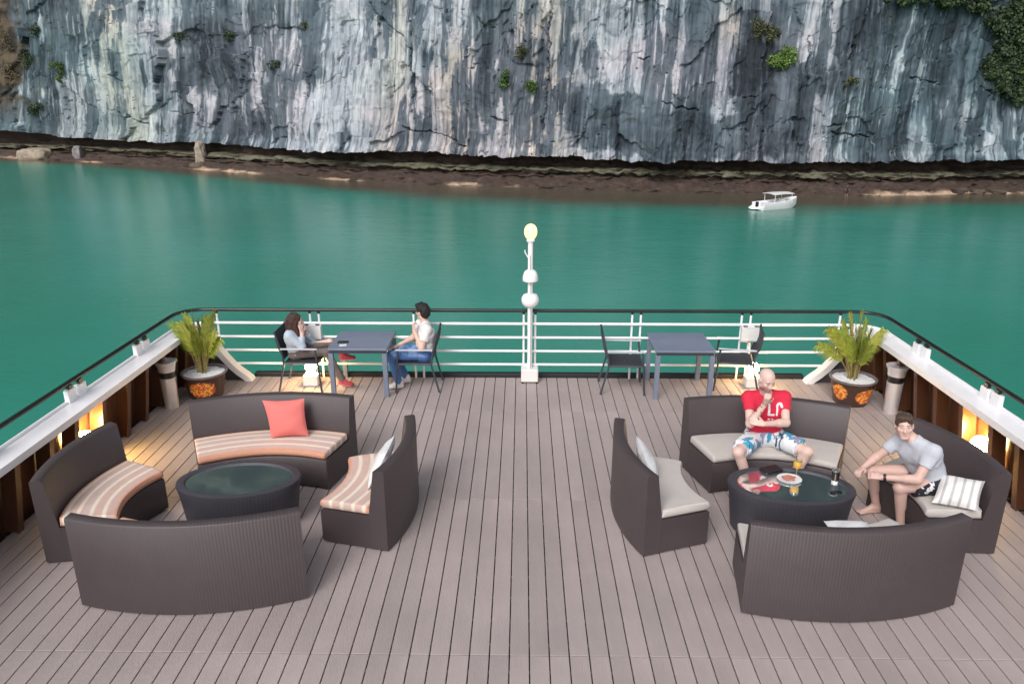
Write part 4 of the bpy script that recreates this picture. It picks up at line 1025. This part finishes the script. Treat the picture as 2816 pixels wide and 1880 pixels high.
def add_head(s, c, Bf, skin, lips=(.52, .29, .25)):
    P = lambda x, y, z: np.array(c) + x * Bf[0] + y * Bf[1] + z * Bf[2]
    s.ell(P(0, -.012, .030), Bf, (.074, .094, .086), .02); s.ell(P(0, .020, -.035), Bf, (.060, .070, .082), .03)
    s.cone(P(-.014, .070, -.096), P(.014, .070, -.096), .020, k=.025); s.cone(P(-.042, -.005, -.07), P(.042, -.005, -.07), .022, k=.03)
    s.cone(P(0, .082, .012), P(0, .105, -.030), .008, .0125, .012); s.cone(P(-.012, .092, -.034), P(.012, .092, -.034), .008, k=.008)
    s.cone(P(-.038, .070, .026), P(.038, .070, .026), .013, k=.014); s.cone(P(-.045, .060, -.02), P(-.04, .06, -.02), .018, k=.02); s.cone(P(.045, .060, -.02), P(.04, .06, -.02), .018, k=.02)
    for a in (-1, 1):
        s.ell(P(a * .030, .092, .006), Bf, (.015, .014, .010), .012, op=-1); s.ell(P(a * .030, .074, .006), Bf, (.013, .012, .011), .004)
        s.ell(P(a * .076, -.008, -.008), Bf, (.010, .022, .032), .008)
    s.ell(P(0, .082, -.061), Bf, (.024, .012, .006), .004, lips); s.ell(P(0, .080, -.071), Bf, (.021, .012, .006), .004, lips)
def paint_head(V, col, c, Bf, brow, beard=None, eye=(.03, .02, .015)):
    l = (V - np.array(c)) @ Bf.T; x, y, z = np.abs(l[:, 0]), l[:, 1], l[:, 2]
    def mix(m, cc, k):
        m = np.clip(m, 0, 1)[:, None] * k; col[:] = col * (1 - m) + np.array(cc) * m
    front = y > .045
    mix(sstep(1.2, .7, np.hypot((x - .030) / .013, (z - .006) / .0065)) * front, (.55, .52, .5), .75); mix(sstep(1.2, .7, np.hypot((x - .030) / .006, (z - .006) / .0065)) * front, eye, .95)
    mix(sstep(1.2, .8, np.hypot((x - .031) / .019, (z - .026 - .004 * (1 - ((x - .031) / .02) ** 2)) / .0055)) * front, brow, .85)
    if beard: mix(sstep(-.042, -.062, z + .02 * sstep(.04, .07, x)) * (y > -.03) * sstep(-.135, -.12, z) * (np.hypot(l[:, 0], z + .066) > .018), beard[0], beard[1])

def add_hand(s, wr, d, nrm, side, curl=.6, skin=None):
    """wr wrist, d pointing direction, nrm back-of-hand normal, side +1 thumb towards d x nrm"""
    wr = np.array(wr); d = U_(d); nrm = U_(np.array(nrm) - d * np.dot(nrm, d)); w = np.cross(d, nrm) * side
    pk = wr + d * .085
    for o in (-.026, -.009, .009, .026): s.cone(wr + d * .012 + w * o * .6, pk + w * o, .0145, .0115, .010)
    for o, Lf in zip((.029, .010, -.010, -.028), (.068, .076, .070, .055)):
        p = pk + w * o; dd = d.copy(); 
        for q, fr in enumerate((.45, .32, .23)):
            a = curl * (.8 if q == 0 else 1); dd = U_(dd * math.cos(a) - nrm * math.sin(a)); nn = None
            p2 = p + dd * Lf * fr; s.cone(p, p2, .0092 - .0008 * q, .0086 - .0008 * q, .004); p = p2
            nrm_ = np.cross(w, dd) * 1.0; nrm = U_(nrm_ if np.dot(nrm_, nrm) > 0 else -nrm_)
        nrm = U_(np.cross(w, d)); nrm = nrm if side * 1 > 0 else nrm
        nrm = U_(np.cross(w * side, d))
    tb = wr + d * .025 + w * .028; t1 = tb + U_(d * .7 + w * .7 - nrm * .25) * .038; t2 = t1 + U_(d + w * .25 - nrm * .3) * .030
    s.cone(tb, t1, .0125, .011, .010); s.cone(t1, t2, .0105, .0085, .005)

def person(label, J, look, chest_f, skin, shirt, sleeve, bottom, hands, hair=None, brow=(.05, .03, .02), beard=None, shoes=None, sex='m', head_up=(0, 0, 1), post=None, feet=None, legname='shorts', thigh_cut=.72, hem=.02, grp=None):
    J = {k: np.array(v, float) for k, v in J.items()}
    if 'wrR' not in J: pass
    t0 = None
    lat = U_(J['shL'] - J['shR']); pel = (J['hipR'] + J['hipL']) / 2; neck = J['neck']; sp = U_(neck - pel); cf = U_(np.array(chest_f) - sp * np.dot(chest_f, sp))
    chest = pel + (neck - pel) * .66; belly = pel + (neck - pel) * .30; W_ = 1. if sex == 'm' else .87
    Bf = frame(look, head_up); hc = J['head']
    def torso(s, g=0., low=True):
        s.cone(J['hipR'], J['hipL'], .098 * W_ + g, k=.04)
        for a in (-1, 1):
            s.cone(pel + lat * a * .055 + sp * .03, belly + lat * a * .06, .098 * W_ + g, .102 * W_ + g, .04); s.cone(belly + lat * a * .06, chest + lat * a * .085, .102 * W_ + g, .108 * W_ + g, .04)
        s.cone(chest + lat * -.10, chest + lat * .10, .102 * W_ + g, k=.04)
        s.cone(J['shR'], J['shL'], .058 * W_ + g, k=.05); s.cone(neck - sp * .01, J['shR'], .048 + g, .048 + g, .03); s.cone(neck - sp * .01, J['shL'], .048 + g, .048 + g, .03)
    b = SDF(); torso(b, -.004)
    b.cone(neck - sp * .03, hc - Bf[2] * .06 - Bf[1] * .015, .060 * W_, .054 * W_, .03)
    for q in 'RL':
        b.cone(J['sh' + q], J['el' + q], .050 * W_, .041 * W_, .02); b.cone(J['el' + q], J['wr' + q], .042 * W_, .027, .02)
        f = J['el' + q] + (J['wr' + q] - J['el' + q]) * .3; b.cone(f, J['el' + q], .041 * W_, .040 * W_, .02)
        b.cone(J['hip' + q], J['kn' + q], .085 * W_, .057 * W_, .03); b.cone(J['kn' + q], J['an' + q], .054 * W_, .036, .03)
        sh = J['an' + q] - J['kn' + q]; bk = U_(np.cross(U_(sh), np.cross(U_(J['kn' + q] - J['hip' + q]), U_(sh)))); bk = bk if np.dot(bk, J['hip' + q] - J['kn' + q]) > 0 else -bk
        b.cone(J['kn' + q] + sh * .18 + bk * .016, J['kn' + q] + sh * .5 + bk * .012, .044 * W_, .036 * W_, .03)
    for q in 'RL':
        fd_ = np.array(feet[q], float); an = J['an' + q]; toe = an + U_(fd_) * .165 + np.array([0, 0, feet.get('drop' + q, -.055)])
        if not shoes:
            b.cone(an + np.array([0, 0, -.045]) - U_(fd_) * .035, an + U_(fd_) * .02, .030, .032, .02); b.cone(an, toe, .034, .018, .03); sw = U_(np.cross(fd_, (0, 0, 1)))
            b.cone(an + np.array([0, 0, -.05]), toe + sw * .02, .024, .016, .02); b.cone(an + np.array([0, 0, -.05]), toe - sw * .02, .024, .016, .02)
            for i_, o_ in enumerate((-.032, -.016, 0, .016, .034)): b.cone(toe + sw * o_ - U_(fd_) * .02 + np.array([0, 0, -.003]), toe + sw * o_ + U_(fd_) * (.028 - .004 * abs(i_ - 3)), .0095, .0085, .004)
        else: b.cone(an, an + np.array([0, 0, -.03]), .036, .034, .02)
    add_head(b, hc, Bf, skin)
    for q in 'RL':
        d_, n_, sd, cu_ = hands[q]; add_hand(b, J['wr' + q], d_, n_, sd, cu_)
    V, F = b.mesh(); col = b.colours(V, skin); paint_head(V, col, hc, Bf, brow, beard)
    if post: post(V, col, J)
    root = np_mesh('person', V, F, M['skinvc'], col=col); tag(root, label, 'person', grp)
    # shirt
    s = SDF(); torso(s, .012)
    for q in 'RL':
        a_, e_ = J['sh' + q], J['el' + q]; ax = U_(e_ - a_); end = a_ + (e_ - a_) * min(sleeve, 1.)
        s.cone(a_, e_, .066 * W_, .060 * W_ if sleeve <= 1 else .055, .03, clip=[(end, ax)] if sleeve < 1 else None)
        if sleeve > 1: s.cone(e_, J['wr' + q], .055 * W_, .038, .02, clip=[(e_ + (J['wr' + q] - e_) * (sleeve - 1), U_(J['wr' + q] - e_))])
    hemp = pel + sp * hem
    s.cone(neck - sp * .02, neck + U_(hc - neck) * .16, .052 * W_, .05 * W_, .02, op=-1)
    s.pr = [q for q in s.pr]
    V, F = s.mesh(noise=.004, nf=26, seed=len(label), clip=None)
    keep = ((V[F].mean(1) - hemp) @ sp) > -.001
    arm_ok = np.zeros(len(F), bool)
    V2, F2 = s.mesh(noise=.004, nf=26, seed=len(label), clip=[(hemp, -sp)] if not shirt.get('drop') else [(hemp - np.array(shirt['drop']), -sp)])
    c_ = np.tile(np.array(shirt['col']), (len(V2), 1)); 
    if 'print' in shirt: shirt['print'](V2, c_, chest, lat, sp, cf)
    np_mesh(shirt.get('name', 't_shirt'), V2, F2, M['clothvc'], root, col=c_)
    # shorts / trousers
    s = SDF(); g = .016
    s.cone(J['hipR'], J['hipL'], .100 * W_ + g, k=.04); s.cone(pel, pel + sp * .07, .098 * W_ + g, .10 * W_ + g, .04)
    for a in (-1, 1): s.cone(pel + lat * a * .055 + sp * .02, pel + lat * a * .06 + sp * .10, .100 * W_ + g, .098 * W_ + g, .04)
    for q in 'RL':
        h_, k_ = J['hip' + q], J['kn' + q]; ax = U_(k_ - h_)
        if thigh_cut < 1: s.cone(h_, h_ + (k_ - h_) * 1.1, .096 * W_ + g * .6, .082 * W_ + g, .03, clip=[(h_ + (k_ - h_) * thigh_cut, ax)])
        else:
            s.cone(h_, k_, .092 * W_, .067 * W_, .03); s.cone(k_, J['an' + q], .066 * W_, .050, .03, clip=[(J['an' + q] + np.array([0, 0, -.02]) * 0, U_(J['an' + q] - k_))])
    V, F = s.mesh(noise=.004, nf=24, seed=len(label) + 1, clip=[(pel + sp * .09, sp)])
    c_ = np.tile(np.array(bottom['col']), (len(V), 1))
    if 'print' in bottom: bottom['print'](V, c_)
    np_mesh(legname, V, F, M['clothvc'], root, col=c_)
    if hair is not None:
        s = SDF(h=.005); clips = hair(s, hc, Bf); V, F = s.mesh(noise=.006, nf=60, seed=5, clip=clips); c_ = s.colours(V, (.03, .02, .015)); np_mesh('hair', V, F, M['hairvc'], root, col=c_)
    if shoes:
        for q in 'RL':
            fd_ = U_(feet[q]); an = J['an' + q]; up = U_(np.array([0, 0, 1.]) - fd_ * fd_[2]); sw = np.cross(fd_, up); base = an - up * .045
            s = SDF(h=.005); s.cone(an - fd_ * .02 + up * .015, base - fd_ * .04, .040, .034, .02, shoes[0]); s.cone(an, base + fd_ * .13, .040, .026, .04, shoes[0])
            for a in (-1, 1): s.cone(base + sw * a * .012, base + fd_ * .14 + sw * a * .016, .032, .027, .02, shoes[0])
            V, F = s.mesh(clip=[(base - up * .030, -up)]); c_ = s.colours(V, shoes[0]); sole = (V - base) @ up < -.012; c_[sole] = shoes[1]
            np_mesh('shoe', V, F, M['clothvc'], root, col=c_)
    return root

# --- bald man in red
def letters(V, c, chest, lat, sp, cf):
    l = V - chest; x, y, f = l @ lat, l @ sp, l @ cf; ink = np.array([.80, .78, .78]); fr = f > .03
    def seg(a, b, w=.011):
        a, b = np.array(a), np.array(b); ab = b - a; P = np.stack([x, y], -1); t = np.clip(((P - a) @ ab) / (ab @ ab), 0, 1); return np.linalg.norm(P - a - t[:, None] * ab, axis=1) < w
    m = seg((.005, .075), (.005, -.03)) | seg((.005, -.03), (.055, -.03))
    for q in [((.085, -.03), (.085, .065)), ((.085, .065), (.10, .085)), ((.10, .085), (.125, .085)), ((.125, .085), (.13, .06))]: m |= seg(*q)
    m |= seg((.01, -.085), (.02, -.085), .008) | seg((.045, -.085), (.05, -.085), .008)
    c[m & fr] = ink
def floral(V, c):
    n1 = fbm(V[:, 0] * 11 + 40, V[:, 1] * 11 + V[:, 2] * 7 + 40, 5, 3); n2 = fbm(V[:, 0] * 14 + 90, V[:, 1] * 13 + V[:, 2] * 8 + 10, 9, 3); n3 = fbm(V[:, 0] * 20 + 9, V[:, 1] * 18 + 70, 13, 3)
    c[n1 > .60] = (.05, .33, .52); c[n2 > .64] = (.30, .30, .46); c[(n3 > .68)] = (.03, .10, .16)
def tattoo(V, col, J):
    e, w = J['elR'], J['wrR']; t = ((V - e) @ (w - e)) / ((w - e) @ (w - e)); d = np.linalg.norm(V - e - t[:, None] * (w - e), axis=1)
    m = (t > .25) & (t < .9) & (d < .06) & (fbm(V[:, 0] * 45 + 10, V[:, 2] * 45 + V[:, 1] * 30, 3, 2) > .62); col[m] = col[m] * .35
person('bald bearded man in red shirt and floral shorts, chin resting on hand',
       dict(hipR=(2.53, 7.40, .555), hipL=(2.71, 7.40, .555), knR=(2.24, 7.00, .555), knL=(2.95, 7.01, .56), anR=(2.42, 6.98, .09), anL=(2.78, 7.0, .09), shR=(2.42, 7.40, 1.0), shL=(2.79, 7.39, 1.0), neck=(2.60, 7.40, 1.05), head=(2.548, 7.29, 1.245),
            elR=(2.385, 7.17, .80), wrR=(2.495, 7.115, 1.045), elL=(2.765, 7.20, .80), wrL=(2.50, 7.085, .835)),
       (.30, -1, -.42), (0, -1, -.1), (.66, .46, .40), dict(col=(.62, .018, .055), print=letters), .52, dict(col=(.76, .78, .80), print=floral),
       dict(R=((.35, .15, 1), (-.1, -1, .3), 1, 1.0), L=((-1, .1, .22), (0, -.9, .5), 1, .25)), brow=(.16, .09, .06), beard=((.17, .085, .06), .7), feet=dict(R=(.1, -1, 0), L=(-.1, -1, 0)), legname='shorts', thigh_cut=.80, post=tattoo)

# --- man in grey leaning forward
def short_hair(s, c, B):
    P = lambda x, y, z: np.array(c) + x * B[0] + y * B[1] + z * B[2]; hc = (.075, .045, .030)
    s.ell(P(0, -.014, .036), B, (.0785, .0985, .0925), .02, hc); s.cone(P(-.035, .055, .088), P(.035, .055, .092), .026, k=.03, col=hc); s.ell(P(0, -.06, -.02), B, (.064, .048, .065), .03, hc)
    s.ell(P(.008, .125, -.04), B, (.084, .084, .122), .03, op=-1); s.cone(P(-.09, -.005, -.03), P(.09, -.005, -.03), .030, k=.01, op=-1); return [(P(0, 0, -.075), -B[2])]
def stripe_side(V, c):
    n = fbm(V[:, 0] * 26 + 40, V[:, 2] * 26 + V[:, 1] * 9 + 40, 15, 3); m = (n > .58) & (np.abs(V[:, 0] - 3.80) < .07) & (V[:, 1] < 6.42) & (V[:, 2] > .5); c[m] = (.7, .7, .72)
def wristband(V, col, J):
    pass
pB = person('young man in grey shirt leaning forward with hands together',
       dict(hipR=(3.93, 6.60, .555), hipL=(3.95, 6.38, .555), knR=(3.47, 6.68, .52), knL=(3.60, 6.36, .52), anR=(3.62, 6.76, .08), anL=(3.70, 6.41, .08), shR=(3.68, 6.62, .90), shL=(3.815, 6.30, .925), neck=(3.715, 6.47, .965), head=(3.625, 6.525, 1.085),
            elR=(3.50, 6.70, .66), wrR=(3.345, 6.60, .60), elL=(3.68, 6.24, .67), wrL=(3.42, 6.38, .615)),
       (-.36, -1, .06), (-1, -.25, -.35), (.62, .41, .35), dict(col=(.50, .52, .58)), .55, dict(col=(.016, .016, .026), print=stripe_side),
       dict(R=((-.75, -.55, -.15), (-.3, .3, .9), -1, .7), L=((-.85, .45, -.05), (-.2, -.5, .8), 1, .8)), hair=short_hair, brow=(.05, .03, .02), feet=dict(R=(-1, -.15, 0), L=(-.9, -.35, 0)), legname='shorts', thigh_cut=.66, head_up=(-.1, 0, 1))
wv = np.array([3.42, 6.38, .615]) + U_(np.array([3.68, 6.24, .67]) - np.array([3.42, 6.38, .615])) * .03; wa = U_(np.array([3.68, 6.24, .67]) - np.array([3.42, 6.38, .615]))
MB().tube([wv - wa * .012, wv + wa * .012], .034, 18).build('wrist_watch', M['blackpl'], pB, angle=40)

# --- long-haired woman
def long_hair(s, c, B):
    P = lambda x, y, z: np.array(c) + x * B[0] + y * B[1] + z * B[2]; hcol = (.050, .020, .016)
    s.ell(P(0, -.02, .036), B, (.084, .100, .090), .02, hcol); s.cone(P(-.05, -.05, 0), P(-.06, -.07, -.20), .05, .045, .04, hcol); s.cone(P(.05, -.05, 0), P(.06, -.07, -.20), .05, .045, .04, hcol)
    s.cone(P(0, -.08, 0), P(0, -.10, -.24), .06, .045, .04, hcol); s.cone(P(.07, .0, -.0), P(.085, .02, -.19), .028, .03, .03, hcol); s.cone(P(-.07, .0, -.0), P(-.08, .02, -.17), .028, .03, .03, hcol)
    s.ell(P(0, .10, -.035), B, (.058, .075, .082), .015, op=-1); return None
person('woman with long brown hair, pale denim shirt and crossed legs',
       dict(hipR=(-3.24, 10.08, .515), hipL=(-3.24, 10.25, .515), knR=(-2.80, 10.11, .53), knL=(-2.78, 10.27, .63), anR=(-2.60, 10.13, .09), anL=(-2.56, 10.13, .475), shR=(-3.27, 9.98, .82), shL=(-3.29, 10.28, .80), neck=(-3.265, 10.12, .865), head=(-3.20, 10.11, .995),
            elR=(-3.10, 9.97, .66), wrR=(-3.10, 10.03, .83), elL=(-3.03, 10.26, .62), wrL=(-3.08, 10.15, .83)),
       (1, .25, -.05), (1, -.1, .1), (.66, .45, .38), dict(col=(.42, .50, .60), name='denim_shirt'), 1.75, dict(col=(.15, .125, .125)),
       dict(R=((-.15, .25, 1), (.8, -.5, 0), 1, .5), L=((-.2, -.2, 1), (.7, .6, 0), -1, .5)), hair=long_hair, brow=(.05, .03, .02), feet=dict(R=(1, -.25, -.05), L=(1, -.1, .10)), shoes=((.50, .065, .09), (.75, .68, .62)), sex='f', legname='trousers', thigh_cut=1.2)

# --- man in white shirt and jeans
def crop_hair(s, c, B):
    P = lambda x, y, z: np.array(c) + x * B[0] + y * B[1] + z * B[2]; hcol = (.010, .009, .010)
    s.ell(P(0, -.015, .040), B, (.084, .103, .096), .02, hcol); s.ell(P(0, -.065, -.02), B, (.070, .050, .075), .03, hcol); s.cone(P(-.04, .055, .098), P(.04, .055, .098), .03, k=.03, col=hcol)
    s.ell(P(0, .130, -.045), B, (.092, .082, .112), .02, op=-1); s.cone(P(-.1, -.002, -.02), P(.1, -.002, -.02), .030, k=.01, op=-1); return [(P(0, 0, -.085), -B[2])]
def fade(V, c):
    n = fbm(V[:, 0] * 9 + 20, V[:, 1] * 9 + V[:, 2] * 5 + 20, 25, 3); top = sstep(.50, .56, V[:, 2]) * sstep(.35, .6, n); c[:] = c * (1 - .6 * top[:, None]) + np.array([.30, .44, .66]) * .6 * top[:, None]
person('man with black hair in white shirt and blue jeans looking away',
       dict(hipR=(-1.38, 10.25, .515), hipL=(-1.38, 10.05, .515), knR=(-1.87, 10.28, .52), knL=(-1.85, 10.00, .52), anR=(-1.70, 10.26, .09), anL=(-1.77, 10.04, .09), shR=(-1.455, 10.31, .90), shL=(-1.33, 10.00, .91), neck=(-1.37, 10.17, .955), head=(-1.405, 10.19, 1.115),
            elR=(-1.58, 10.33, .68), wrR=(-1.77, 10.25, .60), elL=(-1.40, 9.92, .66), wrL=(-1.51, 10.03, .88)),
       (-.75, .62, -.05), (-1, .15, .1), (.60, .40, .33), dict(col=(.72, .71, .72)), .62, dict(col=(.055, .13, .33), print=fade),
       dict(R=((-.9, -.2, -.35), (-.3, .2, .9), -1, .3), L=((-.2, .3, 1), (-.8, -.5, 0), -1, .9)), hair=crop_hair, brow=(.02, .015, .012), feet=dict(R=(-1, -.25, 0), L=(-1, -.3, 0)), shoes=((.62, .60, .62), (.70, .68, .68)), legname='jeans', thigh_cut=1.2, hem=-.02)

# --- small figure wading by the shore
def wader():
    p0 = np.array(spot(1940, -.6, -10.4)); J = lambda x, y, z: p0 + np.array([x, y, z]); s = SDF(h=.02, pad=.06); sk = (.30, .19, .14); dk = (.03, .022, .022)
    for a in (-1, 1):
        s.cone(J(a * .11, 0, .75), J(a * .13, 0, .35), .09, .065, .04, dk); s.cone(J(a * .13, 0, .35), J(a * .13, .03, -.35), .065, .045, .04, sk)
        s.cone(J(a * .19, 0, 1.32), J(a * .27, -.02, 1.02), .06, .048, .04, dk); s.cone(J(a * .27, -.02, 1.02), J(a * .22, -.18, .85), .045, .03, .03, sk)
    s.cone(J(-.07, 0, .8), J(-.09, 0, 1.25), .12, .13, .05, dk); s.cone(J(.07, 0, .8), J(.09, 0, 1.25), .12, .13, .05, dk); s.cone(J(0, 0, 1.35), J(0, 0, 1.5), .06, .055, .04, sk); s.ell(J(0, 0, 1.6), np.eye(3), (.08, .1, .12), .03, (.05, .03, .025))
    V, F = s.mesh(); o = np_mesh('person', V, F, M['skinvc'], col=s.colours(V, sk)); tag(o, 'tiny dark figure wading at the shore right of the boat', 'person')
wader()
